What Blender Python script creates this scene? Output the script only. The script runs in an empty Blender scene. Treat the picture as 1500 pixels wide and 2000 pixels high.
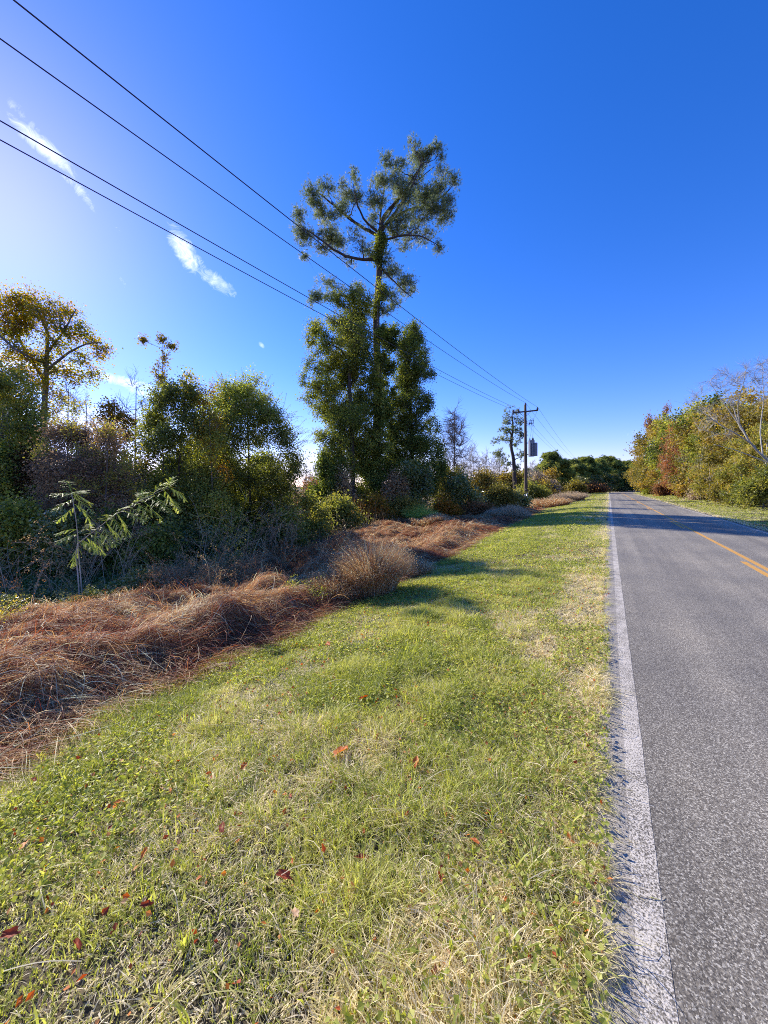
import bpy, math, random
import numpy as np
from mathutils import Vector

# ------------------------------------------------------------------ camera
F_PX, CX, HY = 722.0, 750.0, 950.0          # focal length / optical axis / horizon, in photo pixels (1500x2000)
YAW = math.radians(31.3)
EYE = 1.6
scene = bpy.context.scene
col = scene.collection
cam_d = bpy.data.cameras.new("camera")
cam = bpy.data.objects.new("camera", cam_d)
col.objects.link(cam)
cam_d.sensor_fit = 'VERTICAL'
cam_d.sensor_height = 36.0
cam_d.lens = F_PX / 2000.0 * 36.0
cam_d.shift_y = -0.025
cam_d.clip_start = 0.05
cam_d.clip_end = 6000
cam.location = (0, 0, EYE)
cam.rotation_euler = (math.radians(90), 0, YAW)
scene.camera = cam

# ------------------------------------------------------------------ sun, sky, exposure
SUN_AZ, SUN_EL = math.radians(-79.0), math.radians(29.5)     # azimuth clockwise from +Y
sun_dir = Vector((math.sin(SUN_AZ) * math.cos(SUN_EL), math.cos(SUN_AZ) * math.cos(SUN_EL), math.sin(SUN_EL)))
sl = bpy.data.lights.new("sun", 'SUN')
sl.energy = 5.0
sl.angle = math.radians(0.5)
sl.color = (1.0, 0.93, 0.82)
so = bpy.data.objects.new("sun", sl)
so.rotation_euler = sun_dir.to_track_quat('Z', 'Y').to_euler()
col.objects.link(so)

R3 = np.array([math.cos(YAW), math.sin(YAW), 0.0])
F3 = np.array([-math.sin(YAW), math.cos(YAW), 0.0])
UP = np.array([0, 0, 1.0])

def ray(px, py):
    return F3 + (px - CX) / F_PX * R3 + (HY - py) / F_PX * UP

world = bpy.data.worlds.new("World")
scene.world = world
world.use_nodes = True
wn, wl = world.node_tree.nodes, world.node_tree.links
wn.clear()
w_out = wn.new('ShaderNodeOutputWorld')
w_bg = wn.new('ShaderNodeBackground')
w_bg.inputs['Strength'].default_value = 0.148
sky = wn.new('ShaderNodeTexSky')
sky.sky_type = 'NISHITA'
sky.sun_disc = False
sky.sun_elevation = SUN_EL
sky.sun_rotation = SUN_AZ
sky.air_density = 1.0
sky.dust_density = 0.13
sky.ozone_density = 4.0
hsv = wn.new('ShaderNodeHueSaturation')
hsv.inputs['Saturation'].default_value = 1.30
hsv.inputs['Value'].default_value = 1.0
wl.new(sky.outputs[0], hsv.inputs['Color'])
tcw = wn.new('ShaderNodeTexCoord')

def wmath(op, a, b=None, clamp=False):
    n = wn.new('ShaderNodeMath'); n.operation = op; n.use_clamp = clamp
    for i, v in enumerate((a, b)):
        if v is None: continue
        if isinstance(v, (int, float)): n.inputs[i].default_value = v
        else: wl.new(v, n.inputs[i])
    return n.outputs[0]

def wdot(vec):
    n = wn.new('ShaderNodeVectorMath'); n.operation = 'DOT_PRODUCT'
    wl.new(tcw.outputs['Generated'], n.inputs[0]); n.inputs[1].default_value = vec
    return n.outputs['Value']

# wisps of cloud: centre (px,py), half length, half width (px), tilt (deg, clockwise down), opacity
WISPS = [(48, 232, 52, 16, 50, .55), (88, 290, 75, 22, 42, .9), (150, 365, 60, 14, 50, .6),
         (360, 490, 56, 26, 60, 1.0), (420, 548, 60, 20, 35, .8), (395, 520, 50, 14, 50, .6), (511, 674, 12, 6, 55, .8),
         (240, 552, 14, 6, 60, .5), (240, 745, 95, 14, 14, .9), (60, 710, 120, 26, 8, 1.0),
         (285, 770, 50, 12, 18, .8), (640, 915, 110, 48, 3, 1.0), (1228, 850, 42, 9, -22, .3), (235, 455, 18, 9, 50, .3),
         (180, 830, 260, 55, 4, .9)]
mask = None
for px, py, la, lb, tilt, op in WISPS:
    c = ray(px, py); c = c / np.linalg.norm(c)
    t = math.radians(tilt)
    ax = math.cos(t) * R3 - math.sin(t) * UP
    bx = math.sin(t) * R3 + math.cos(t) * UP
    ax = ax - ax.dot(c) * c; ax /= np.linalg.norm(ax)
    bx = bx - bx.dot(c) * c - bx.dot(ax) * ax; bx /= np.linalg.norm(bx)
    k = F_PX * (1 + ((px - CX) ** 2 + (py - HY) ** 2) / F_PX ** 2) ** 0.5
    a = wmath('POWER', wmath('DIVIDE', wdot(tuple(ax)), la / k), 2.0)
    b = wmath('POWER', wmath('DIVIDE', wdot(tuple(bx)), lb / k), 2.0)
    m = wmath('SUBTRACT', 1.0, wmath('ADD', a, b), True)
    front = wmath('GREATER_THAN', wdot(tuple(c)), 0.3)
    m = wmath('MULTIPLY', wmath('MULTIPLY', m, op), front)
    mask = m if mask is None else wmath('MAXIMUM', mask, m)
nz = wn.new('ShaderNodeTexNoise')
nz.inputs['Scale'].default_value = 34.0
nz.inputs['Detail'].default_value = 8.0
nz.inputs['Roughness'].default_value = 0.72
nz.inputs['Distortion'].default_value = 2.2
wl.new(tcw.outputs['Generated'], nz.inputs['Vector'])
n2 = wmath('ADD', wmath('MULTIPLY', mask, 0.62), nz.outputs['Fac'])
cm = wmath('MULTIPLY', wmath('SUBTRACT', n2, 0.72, True), 1.35, True)
cm = wmath('POWER', cm, 1.25)
mixw = wn.new('ShaderNodeMix'); mixw.data_type = 'RGBA'
wl.new(cm, mixw.inputs['Factor'])
tint = wn.new('ShaderNodeMix'); tint.data_type = 'RGBA'; tint.blend_type = 'MULTIPLY'; tint.inputs['Factor'].default_value = 1.0
wl.new(hsv.outputs['Color'], tint.inputs['A']); tint.inputs['B'].default_value = (.89, .69, 1.05, 1)
wl.new(tint.outputs['Result'], mixw.inputs['A'])
mixw.inputs['B'].default_value = (7.6, 8.0, 8.6, 1)
wl.new(mixw.outputs['Result'], w_bg.inputs['Color'])
wl.new(w_bg.outputs[0], w_out.inputs['Surface'])

vs = scene.view_settings
vs.view_transform = 'Standard'
vs.look = 'None'
vs.gamma = 1.0
vs.use_curve_mapping = False
vs.exposure = 0.80
scene.cycles.filter_width = 1.0
scene.cycles.use_denoising = False
scene.cycles.max_bounces = 8
scene.cycles.transparent_max_bounces = 8
scene.cycles.sample_clamp_indirect = 6.0

# ------------------------------------------------------------------ terrain functions
def _hash(ix, iy, seed):
    n = (ix.astype(np.int64) * 374761393 + iy.astype(np.int64) * 668265263 + seed * 974711) & 0x7fffffff
    n = ((n ^ (n >> 13)) * 1274126177) & 0x7fffffff
    return ((n ^ (n >> 16)) & 0xffff) / 65535.0

def vnoise(x, y, sc, seed=0):
    x = np.asarray(x, float) * sc + 1000.3; y = np.asarray(y, float) * sc + 1000.7
    ix, iy = np.floor(x), np.floor(y)
    fx, fy = x - ix, y - iy
    fx = fx * fx * (3 - 2 * fx); fy = fy * fy * (3 - 2 * fy)
    a, b = _hash(ix, iy, seed), _hash(ix + 1, iy, seed)
    c, d = _hash(ix, iy + 1, seed), _hash(ix + 1, iy + 1, seed)
    return (a * (1 - fx) + b * fx) * (1 - fy) + (c * (1 - fx) + d * fx) * fy

def fbm(x, y, sc, seed=0, o=3):
    s, a, t = 0, 1.0, 0
    for i in range(o):
        s = s + a * vnoise(x, y, sc * 2 ** i, seed + i * 17); t += a; a *= .5
    return s / t

def smooth(a, b, t):
    t = np.clip((np.asarray(t, float) - a) / (b - a), 0, 1)
    return t * t * (3 - 2 * t)

BEND_Y, BEND_R = 104.0, 85.0
def road_shift(y):
    t = np.clip(np.asarray(y, float) - BEND_Y, 0, None)
    return np.where(t < 60, t * t / (2 * BEND_R), 60 ** 2 / (2 * BEND_R) + (t - 60) * 60 / BEND_R)

def bound(y):                                   # x of the mown verge's left edge
    y = np.asarray(y, float)
    return -(3.45 + 0.055 * np.clip(y, -5, 60) + 0.35 * (vnoise(y, y * 0, .35, 5) - .5) + .25 * (vnoise(y, y * 0, 1.1, 9) - .5))

def mound(x, y):
    x = np.asarray(x, float); y = np.asarray(y, float)
    e = bound(y) - x                             # metres past the verge edge
    rise = smooth(-.1, .8, e)
    n = fbm(x, y, .8, 3, 3)
    h = rise * (0.20 + .42 * smooth(.3, .8, n) * (.4 + .6 * smooth(0, 2.5, e)) + .32 * (fbm(x, y, 2.4, 8, 3) - .38))
    fade = 1 - smooth(3.0 + .22 * np.clip(y, 0, 20), 5.2 + .25 * np.clip(y, 0, 20), e) * .8
    return h * fade * (1 - smooth(60, 80, y))

def ground_z(x, y):
    x = np.asarray(x, float); y = np.asarray(y, float)
    u = x - road_shift(y)
    l = np.clip(-u, 0, None)
    drop = -0.02 - .03 * smooth(0, .8, l) - 1.1 * smooth(.6, 9.5, l)
    far = 1 - smooth(60, 130, y) * .8
    z = drop * far
    r = np.clip(u - 4.87, 0, None)
    z = np.where(u > 4.87, -0.02 + .25 * smooth(.5, 5, r) - .12 * smooth(0, 1.2, r), z)
    z = np.where((u > 0.0) & (u < 4.87), -0.06, z)
    z = z + .05 * (fbm(x, y, .6, 40, 2) - .5) * smooth(.3, 1.5, np.maximum(l, r))
    return z

def surf_z(x, y):
    return ground_z(x, y) + mound(x, y)

def P(px, py, Z):
    v = ray(px, py) * Z
    return np.array([v[0], v[1], v[2] + EYE])

def on_ground(px, Z):
    v = P(px, HY, Z)
    return np.array([v[0], v[1], float(surf_z(v[0], v[1]))])

# ------------------------------------------------------------------ mesh helpers
class MB:
    def __init__(self):
        self.v, self.l, self.s, self.t, self.n = [], [], [], [], 0
    def add(self, v, faces, tint=0.5):
        v = np.asarray(v, np.float32).reshape(-1, 3)
        faces = np.asarray(faces, np.int64)
        self.v.append(v); self.l.append((faces + self.n).ravel())
        self.s.append(np.full(len(faces), faces.shape[1], np.int64))
        t = np.asarray(tint, np.float32)
        self.t.append(np.broadcast_to(t, (len(v),)) if t.ndim == 0 else t.reshape(-1))
        self.n += len(v)
    def build(self, name, mat, parent=None, loc=(0, 0, 0), smooth=False):
        me = bpy.data.meshes.new(name)
        v = np.concatenate(self.v) - np.asarray(loc, np.float32)
        l = np.concatenate(self.l); s = np.concatenate(self.s)
        me.vertices.add(len(v)); me.vertices.foreach_set('co', v.ravel())
        me.loops.add(len(l)); me.loops.foreach_set('vertex_index', l.astype(np.int32))
        me.polygons.add(len(s))
        st = np.concatenate([[0], np.cumsum(s)[:-1]]).astype(np.int32)
        me.polygons.foreach_set('loop_start', st)
        me.polygons.foreach_set('use_smooth', np.full(len(s), smooth))
        at = me.attributes.new('tint', 'FLOAT', 'POINT')
        at.data.foreach_set('value', np.concatenate(self.t).astype(np.float32))
        me.update(calc_edges=True)
        me.materials.append(mat)
        o = bpy.data.objects.new(name, me)
        col.objects.link(o)
        if parent is not None: o.parent = parent
        else: o.location = loc
        return o

def unit(v):
    return v / np.maximum(np.linalg.norm(v, axis=-1, keepdims=True), 1e-9)

def ribbons(mb, Pt, S, W, tint=.5):
    N, K, _ = Pt.shape
    if S.ndim == 2: S = S[:, None, :]
    a = Pt - S * W[..., None]; b = Pt + S * W[..., None]
    v = np.stack([a, b], 2).reshape(-1, 3)
    base = (np.arange(N) * K * 2)[:, None] + (np.arange(K - 1) * 2)[None, :]
    f = np.stack([base, base + 1, base + 3, base + 2], -1).reshape(-1, 4)
    t = np.asarray(tint, float)
    t = np.repeat(t, K * 2) if t.ndim else t
    mb.add(v, f, t)

def tubes(mb, Pt, Rd, S=6, tint=.5, cap=True):
    Pt = np.asarray(Pt, float); Rd = np.asarray(Rd, float)
    if Pt.ndim == 2: Pt = Pt[None]; Rd = Rd[None]
    N, K, _ = Pt.shape
    d = np.gradient(Pt, axis=1); d = unit(d)
    mean = unit(d.mean(1))
    ref = np.where(np.abs(mean[:, 2:3]) > .8, np.array([[1.0, 0, 0]]), np.array([[0, 0, 1.0]]))
    a = unit(np.cross(d, ref[:, None, :])); b = np.cross(d, a)
    th = np.arange(S) / S * 2 * math.pi
    v = Pt[:, :, None, :] + Rd[:, :, None, None] * (np.cos(th)[None, None, :, None] * a[:, :, None, :] + np.sin(th)[None, None, :, None] * b[:, :, None, :])
    base = (np.arange(N) * K * S)[:, None, None] + (np.arange(K - 1) * S)[None, :, None]
    i = np.arange(S)[None, None, :]; j = (np.arange(S) + 1) % S; j = j[None, None, :]
    f = np.stack([base + i, base + j, base + S + j, base + S + i], -1).reshape(-1, 4)
    t = np.asarray(tint, float)
    t = np.repeat(t, K * S) if t.ndim else t
    n0 = mb.n
    mb.add(v.reshape(-1, 3), f, t)
    if cap and N == 1:
        mb.l.append(np.concatenate([np.arange(S)[::-1] + n0, np.arange(S) + n0 + (K - 1) * S])); mb.s.append(np.array([S, S]))

def boxm(mb, c, h, R=None, tint=.5, bev=.0):
    c = np.asarray(c, float); h = np.asarray(h, float)
    if bev > 0:
        v = []
        for sx in (-1, 1):
            for sy in (-1, 1):
                for sz in (-1, 1):
                    s = np.array([sx, sy, sz])
                    for ax in range(3):
                        hh = h - bev; hh[ax] = h[ax]; v.append(s * hh)
        v = np.array(v)
        def I(sx, sy, sz, ax): return ((sx > 0) * 4 + (sy > 0) * 2 + (sz > 0)) * 3 + ax
        fq = []
        for ax in range(3):
            o = [k for k in range(3) if k != ax]
            for s in (-1, 1):
                ring = []
                for p, q in ((-1, -1), (1, -1), (1, 1), (-1, 1)):
                    t = [0, 0, 0]; t[ax] = s; t[o[0]] = p; t[o[1]] = q; ring.append(I(*t, ax))
                fq.append(ring)
            for p in (-1, 1):
                for q in (-1, 1):
                    t = [0, 0, 0]; t[o[0]] = p; t[o[1]] = q
                    t[ax] = -1; a0, a1 = I(*t, o[0]), I(*t, o[1])
                    t[ax] = 1; b0, b1 = I(*t, o[0]), I(*t, o[1])
                    fq.append([a0, a1, b1, b0])
        ft = [[I(a, b, c2, 0), I(a, b, c2, 1), I(a, b, c2, 2)] for a in (-1, 1) for b in (-1, 1) for c2 in (-1, 1)]
    else:
        v = np.array([[x, y, z] for x in (-1, 1) for y in (-1, 1) for z in (-1, 1)], float) * h
        fq = [[0, 1, 3, 2], [4, 6, 7, 5], [0, 4, 5, 1], [2, 3, 7, 6], [0, 2, 6, 4], [1, 5, 7, 3]]; ft = None
    if R is not None: v = v @ np.asarray(R).T
    v = v + c
    n0 = mb.n
    mb.add(v, fq, tint)
    if ft is not None:
        mb.l.append((np.array(ft) + n0).ravel()); mb.s.append(np.full(len(ft), 3))

def bez(a, b, bend, K=5):
    """a,b (N,3); control = midpoint + bend"""
    t = np.linspace(0, 1, K)[None, :, None]
    c = (a + b) / 2 + bend
    return (1 - t) ** 2 * a[:, None] + 2 * t * (1 - t) * c[:, None] + t * t * b[:, None]

def rdir(rng, n):
    return unit(rng.normal(size=(n, 3)))

def leaves(mb, rng, pos, size, tint, up=.35, asp=.55, droop=0.0):
    """diamond leaves with a fold"""
    n = len(pos)
    nrm = unit(rdir(rng, n) + np.array([0, 0, up]))
    ax = unit(np.cross(nrm, rdir(rng, n)))
    if droop: ax = unit(ax + np.array([0, 0, -droop])); nrm = unit(nrm - (nrm * ax).sum(1, keepdims=True) * ax)
    sd = np.cross(nrm, ax)
    L = size * rng.uniform(.6, 1.35, n)[:, None]
    v = np.stack([pos, pos + ax * L * .45 + sd * L * asp * .5 + nrm * L * .1,
                  pos + ax * L, pos + ax * L * .45 - sd * L * asp * .5 + nrm * L * .1], 1)
    f = np.arange(n * 4).reshape(n, 4)
    mb.add(v.reshape(-1, 3), f, np.repeat(tint, 4))

def needles(mb, rng, pos, axis, L, width, per, tint, spread=.9):
    n = len(pos)
    d = unit(np.repeat(axis, per, 0) * 1.0 + rng.normal(size=(n * per, 3)) * spread)
    b = np.repeat(pos, per, 0)
    ln = L * rng.uniform(.65, 1.2, n * per)[:, None]
    sd = unit(np.cross(d, rdir(rng, n * per))) * width * .5
    v = np.stack([b - sd, b + sd, b + d * ln], 1).reshape(-1, 3)
    mb.add(v, np.arange(n * per * 3).reshape(-1, 3), np.repeat(np.repeat(tint, per) + rng.uniform(-.12, .12, n * per), 3))

# ------------------------------------------------------------------ tagging
def tag(o, label=None, cat=None, group=None, kind=None):
    if label: o['label'] = label
    if cat: o['category'] = cat
    if group: o['group'] = group
    if kind: o['kind'] = kind
    return o

def empty(name, loc, label, cat, group=None):
    o = bpy.data.objects.new(name, None)
    o.empty_display_size = .3
    col.objects.link(o); o.location = loc
    return tag(o, label, cat, group)

# ------------------------------------------------------------------ materials
def new_mat(name):
    m = bpy.data.materials.new(name); m.use_nodes = True
    nt = m.node_tree; nt.nodes.clear()
    return m, nt.nodes, nt.links, nt.nodes.new('ShaderNodeOutputMaterial')

def ramp(nodes, cols, pos=None):
    r = nodes.new('ShaderNodeValToRGB'); cr = r.color_ramp
    pos = pos or [i / (len(cols) - 1) for i in range(len(cols))]
    while len(cr.elements) < len(cols): cr.elements.new(.5)
    for e, p, c in zip(cr.elements, pos, cols):
        e.position = p; e.color = (*c, 1)
    return r

def leaf_mat(name, cols, trans=.4, rough=.55, spec=.3, pos=None):
    m, n, l, out = new_mat(name)
    at = n.new('ShaderNodeAttribute'); at.attribute_name = 'tint'
    r = ramp(n, cols, pos); l.new(at.outputs['Fac'], r.inputs[0])
    p = n.new('ShaderNodeBsdfPrincipled'); p.inputs['Roughness'].default_value = rough
    p.inputs['Specular IOR Level'].default_value = spec
    l.new(r.outputs[0], p.inputs['Base Color'])
    t = n.new('ShaderNodeBsdfTranslucent')
    hs = n.new('ShaderNodeHueSaturation'); hs.inputs['Saturation'].default_value = 1.15; hs.inputs['Value'].default_value = 1.5
    l.new(r.outputs[0], hs.inputs['Color']); l.new(hs.outputs[0], t.inputs['Color'])
    mx = n.new('ShaderNodeMixShader'); mx.inputs[0].default_value = trans
    l.new(p.outputs[0], mx.inputs[1]); l.new(t.outputs[0], mx.inputs[2]); l.new(mx.outputs[0], out.inputs[0])
    return m

def noise_mat(name, cols, scale=5.0, rough=.85, bump=.3, bscale=None, stretch=None, detail=6, spec=.3, metallic=0, dist=.02, pos=None):
    m, n, l, out = new_mat(name)
    tc = n.new('ShaderNodeTexCoord'); mp = n.new('ShaderNodeMapping')
    if stretch: mp.inputs['Scale'].default_value = stretch
    l.new(tc.outputs['Object'], mp.inputs[0])
    nz = n.new('ShaderNodeTexNoise'); nz.inputs['Scale'].default_value = scale; nz.inputs['Detail'].default_value = detail
    nz.inputs['Roughness'].default_value = .65
    l.new(mp.outputs[0], nz.inputs['Vector'])
    r = ramp(n, cols, pos or [.28 + .44 * i / (len(cols) - 1) for i in range(len(cols))]); l.new(nz.outputs['Fac'], r.inputs[0])
    p = n.new('ShaderNodeBsdfPrincipled'); p.inputs['Roughness'].default_value = rough
    p.inputs['Specular IOR Level'].default_value = spec; p.inputs['Metallic'].default_value = metallic
    l.new(r.outputs[0], p.inputs['Base Color'])
    nb = n.new('ShaderNodeTexNoise'); nb.inputs['Scale'].default_value = bscale or scale * 2; nb.inputs['Detail'].default_value = 5
    l.new(mp.outputs[0], nb.inputs['Vector'])
    b = n.new('ShaderNodeBump'); b.inputs['Strength'].default_value = bump; b.inputs['Distance'].default_value = dist
    l.new(nb.outputs['Fac'], b.inputs['Height']); l.new(b.outputs[0], p.inputs['Normal'])
    l.new(p.outputs[0], out.inputs[0])
    return m

def asphalt_mat(name, paint=None, cover=.5):
    m, n, l, out = new_mat(name)
    tc = n.new('ShaderNodeTexCoord')
    def nz(scale, det=2, rough=.5):
        x = n.new('ShaderNodeTexNoise'); x.inputs['Scale'].default_value = scale; x.inputs['Detail'].default_value = det
        x.inputs['Roughness'].default_value = rough; l.new(tc.outputs['Object'], x.inputs['Vector']); return x
    vor = n.new('ShaderNodeTexVoronoi'); vor.inputs['Scale'].default_value = 190; l.new(tc.outputs['Object'], vor.inputs['Vector'])
    sep = n.new('ShaderNodeSeparateColor'); l.new(vor.outputs['Color'], sep.inputs[0])
    r1 = ramp(n, [(.09, .076, .055), (.165, .142, .106), (.24, .211, .16), (.38, .345, .27), (.56, .515, .41)], [0, .35, .68, .86, 1.0])
    l.new(sep.outputs[0], r1.inputs[0])
    nb = nz(85, 4, .75)
    mm = n.new('ShaderNodeMix'); mm.data_type = 'RGBA'; mm.blend_type = 'MULTIPLY'; mm.inputs['Factor'].default_value = 1.0
    r2 = ramp(n, [(.6, .6, .6), (1.0, 1.0, 1.0), (1.35, 1.33, 1.3)], [.3, .5, .72]); l.new(nb.outputs['Fac'], r2.inputs[0])
    l.new(r1.outputs[0], mm.inputs['A']); l.new(r2.outputs[0], mm.inputs['B'])
    big = nz(.55, 4, .6)
    r3 = ramp(n, [(.82, .82, .84), (1.15, 1.13, 1.10)], [.35, .65]); l.new(big.outputs['Fac'], r3.inputs[0])
    m2 = n.new('ShaderNodeMix'); m2.data_type = 'RGBA'; m2.blend_type = 'MULTIPLY'; m2.inputs['Factor'].default_value = 1.0
    l.new(mm.outputs['Result'], m2.inputs['A']); l.new(r3.outputs[0], m2.inputs['B'])
    # wheel tracks and streaks along the lane
    mp = n.new('ShaderNodeMapping'); mp.inputs['Scale'].default_value = (1.6, .05, 1); l.new(tc.outputs['Object'], mp.inputs[0])
    st = n.new('ShaderNodeTexNoise'); st.inputs['Scale'].default_value = 1.3; st.inputs['Detail'].default_value = 3; l.new(mp.outputs[0], st.inputs['Vector'])
    r4 = ramp(n, [(.78, .78, .79), (1.2, 1.19, 1.17)], [.35, .65]); l.new(st.outputs['Fac'], r4.inputs[0])
    m3 = n.new('ShaderNodeMix'); m3.data_type = 'RGBA'; m3.blend_type = 'MULTIPLY'; m3.inputs['Factor'].default_value = 1.0
    l.new(m2.outputs['Result'], m3.inputs['A']); l.new(r4.outputs[0], m3.inputs['B'])
    colr = m3.outputs['Result']
    if paint:
        wr_ = nz(120, 3, .6); pt_ = nz(5, 3, .6)
        ad = n.new('ShaderNodeMath'); ad.operation = 'MULTIPLY_ADD'; l.new(pt_.outputs['Fac'], ad.inputs[0]); ad.inputs[1].default_value = .35; l.new(wr_.outputs['Fac'], ad.inputs[2])
        class wr: outputs = {'Fac': ad.outputs[0]}
        r5 = ramp(n, [(0, 0, 0), (1, 1, 1)], [cover + .175 - .06, cover + .175 + .06]); l.new(wr.outputs['Fac'], r5.inputs[0])
        m4 = n.new('ShaderNodeMix'); m4.data_type = 'RGBA'; l.new(r5.outputs[0], m4.inputs['Factor'])
        l.new(colr, m4.inputs['A']); m4.inputs['B'].default_value = (*paint, 1)
        colr = m4.outputs['Result']
    p = n.new('ShaderNodeBsdfPrincipled'); p.inputs['Roughness'].default_value = .72; p.inputs['Specular IOR Level'].default_value = .4
    l.new(colr, p.inputs['Base Color'])
    b = n.new('ShaderNodeBump'); b.inputs['Strength'].default_value = .55; b.inputs['Distance'].default_value = .006
    l.new(nb.outputs['Fac'], b.inputs['Height']); l.new(b.outputs[0], p.inputs['Normal'])
    l.new(p.outputs[0], out.inputs[0])
    return m

M = {}
M['bark'] = noise_mat('pine_bark', [(.035, .026, .022), (.075, .056, .047), (.13, .10, .085)], 9, .9, .8, 14, (1, 1, .25), dist=.05)
M['bark_grey'] = noise_mat('grey_bark', [(.08, .068, .058), (.15, .13, .115), (.24, .215, .19)], 8, .9, .5, 14, (1, 1, .3))
M['bark_pale'] = noise_mat('pale_bark', [(.22, .195, .16), (.40, .37, .31), (.52, .48, .42)], 8, .85, .4, 14, (1, 1, .3))
M['twig'] = leaf_mat('dry_twig', [(0.182, 0.128, 0.082), (0.365, 0.266, 0.171), (0.57, 0.433, 0.283)], .0, .8, .2)
M['pine_needle'] = leaf_mat('pine_needles', [(0.093, 0.125, 0.055), (0.159, 0.205, 0.085), (0.251, 0.291, 0.121), (0.397, 0.397, 0.206)], .4, .5, .4)
M['far_pine'] = leaf_mat('far_pine_needles', [(0.113, 0.148, 0.044), (0.24, 0.283, 0.07), (0.481, 0.469, 0.118)], .3, .6, .3)
M['vine'] = leaf_mat('vine_leaves', [(0.068, 0.093, 0.022), (0.155, 0.193, 0.039), (0.294, 0.31, 0.055), (0.517, 0.482, 0.11)], .42, .6, .25)
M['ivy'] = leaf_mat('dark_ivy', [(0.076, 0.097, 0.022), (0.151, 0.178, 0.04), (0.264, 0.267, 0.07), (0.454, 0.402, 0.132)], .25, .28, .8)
M['bush'] = leaf_mat('bush_leaves', [(0.113, 0.136, 0.031), (0.25, 0.26, 0.05), (0.398, 0.396, 0.07), (0.796, 0.502, 0.078)], .42, .45, .45)
M['bush_green'] = leaf_mat('green_bush_leaves', [(0.103, 0.109, 0.023), (0.205, 0.225, 0.043), (0.39, 0.42, 0.084)], .45, .45, .4)
M['maple'] = leaf_mat('maple_leaves', [(0.098, 0.133, 0.023), (0.218, 0.229, 0.034), (0.415, 0.301, 0.04), (0.481, 0.229, 0.034)], .6, .5, .35)
M['orange'] = leaf_mat('orange_leaves', [(.14, .13, .02), (.34, .20, .03), (.42, .17, .03)], .5, .5, .3)
M['russet'] = leaf_mat('russet_leaves', [(0.138, 0.088, 0.044), (0.275, 0.15, 0.069), (0.425, 0.188, 0.081)], .45, .6, .25)
M['olive'] = leaf_mat('olive_leaves', [(0.131, 0.127, 0.03), (0.277, 0.229, 0.052), (0.437, 0.306, 0.07)], .4, .55, .3)
M['gold'] = leaf_mat('gold_leaves', [(0.163, 0.188, 0.044), (0.325, 0.3, 0.069), (0.5, 0.375, 0.088)], .5, .5, .3)
M['purple'] = leaf_mat('dull_purple_leaves', [(0.142, 0.092, 0.061), (0.306, 0.204, 0.116), (0.509, 0.365, 0.19)], .35, .6, .25)
M['mimosa'] = leaf_mat('mimosa_leaflets', [(0.253, 0.316, 0.063), (0.417, 0.481, 0.114), (0.607, 0.632, 0.202)], .45, .5, .35)
M['grass'] = leaf_mat('grass_blades', [(0.141, 0.173, 0.038), (0.322, 0.356, 0.066), (0.524, 0.519, 0.132), (0.666, 0.579, 0.318), (0.827, 0.732, 0.55)], .47, .5, .35)
M['dry'] = leaf_mat('dry_grass_blades', [(0.147, 0.042, 0.028), (0.371, 0.14, 0.074), (0.382, 0.247, 0.105), (0.618, 0.392, 0.211), (0.79, 0.843, 0.58)], .4, .6, .3)
M['straw'] = leaf_mat('straw', [(.30, .22, .13), (.46, .36, .23), (.60, .50, .36)], .35, .6, .3)
M['litter'] = leaf_mat('fallen_leaf', [(.17, .05, .03), (.42, .09, .035), (.60, .22, .05), (.58, .42, .28)], .35, .6, .3)
M['ground'] = noise_mat('soil_and_thatch', [(.03, .028, .014), (.065, .052, .03), (.14, .105, .065)], 3.0, .95, .8, 30, detail=10)
M['asphalt'] = asphalt_mat('asphalt')
M['white_paint'] = asphalt_mat('worn_white_paint', (.60, .535, .44), .50)
M['white_thin'] = asphalt_mat('faded_white_paint', (.40, .355, .295), .508)
M['yellow_paint'] = asphalt_mat('yellow_paint', (.60, .30, .045), .40)
M['pole'] = noise_mat('weathered_pole', [(.05, .035, .028), (.11, .08, .062), (.19, .15, .12)], 6, .9, .5, 20, (1, 1, .12))
M['steel'] = noise_mat('grey_steel', [(.16, .18, .21), (.24, .26, .30)], 3, .45, .1, metallic=.2, spec=.5)
M['dark_metal'] = noise_mat('dark_hardware', [(.03, .03, .035), (.07, .07, .075)], 8, .6, .1)
M['wire'] = noise_mat('wire', [(.035, .035, .05), (.06, .06, .08)], 8, .55, .0)
M['plate'] = noise_mat('white_plate', [(.42, .46, .55), (.62, .66, .74)], 6, .5, .05)
M['porcelain'] = noise_mat('insulator', [(.10, .07, .06), (.18, .12, .10)], 6, .25, .0)

# ------------------------------------------------------------------ ground and road
def axis(*segs):
    a = []
    for s, e, st in segs: a.append(np.arange(s, e, st))
    a.append([segs[-1][1]])
    return np.concatenate(a)
gx = axis((-2500, -300, 200), (-300, -60, 20), (-60, -18, 2), (-18, -9, .3), (-9, -.2, .12), (-.2, 0.0, .1), (0.0, 6, 1.0), (6, 14, .4), (14, 60, 3), (60, 300, 30), (300, 2500, 220))
gy = axis((-300, -20, 28), (-20, -2, 1), (-2, 16, .14), (16, 45, .3), (45, 120, 1.2), (120, 260, 6), (260, 3000, 200))
X, Y = np.meshgrid(gx, gy)
Xs = X + np.where(np.abs(X) < 100, road_shift(Y), road_shift(Y) * 1.0)
Zg = ground_z(Xs, Y) + mound(Xs, Y) * .9
mb = MB()
nx, ny = len(gx), len(gy)
i0 = (np.arange(ny - 1)[:, None] * nx + np.arange(nx - 1)[None, :]).ravel()
mb.add(np.stack([Xs, Y, Zg], -1), np.stack([i0, i0 + 1, i0 + nx + 1, i0 + nx], 1))
tag(mb.build('ground', M['ground'], smooth=True), 'brown earth and thatch under the verge and fields', None, kind='structure')

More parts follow.
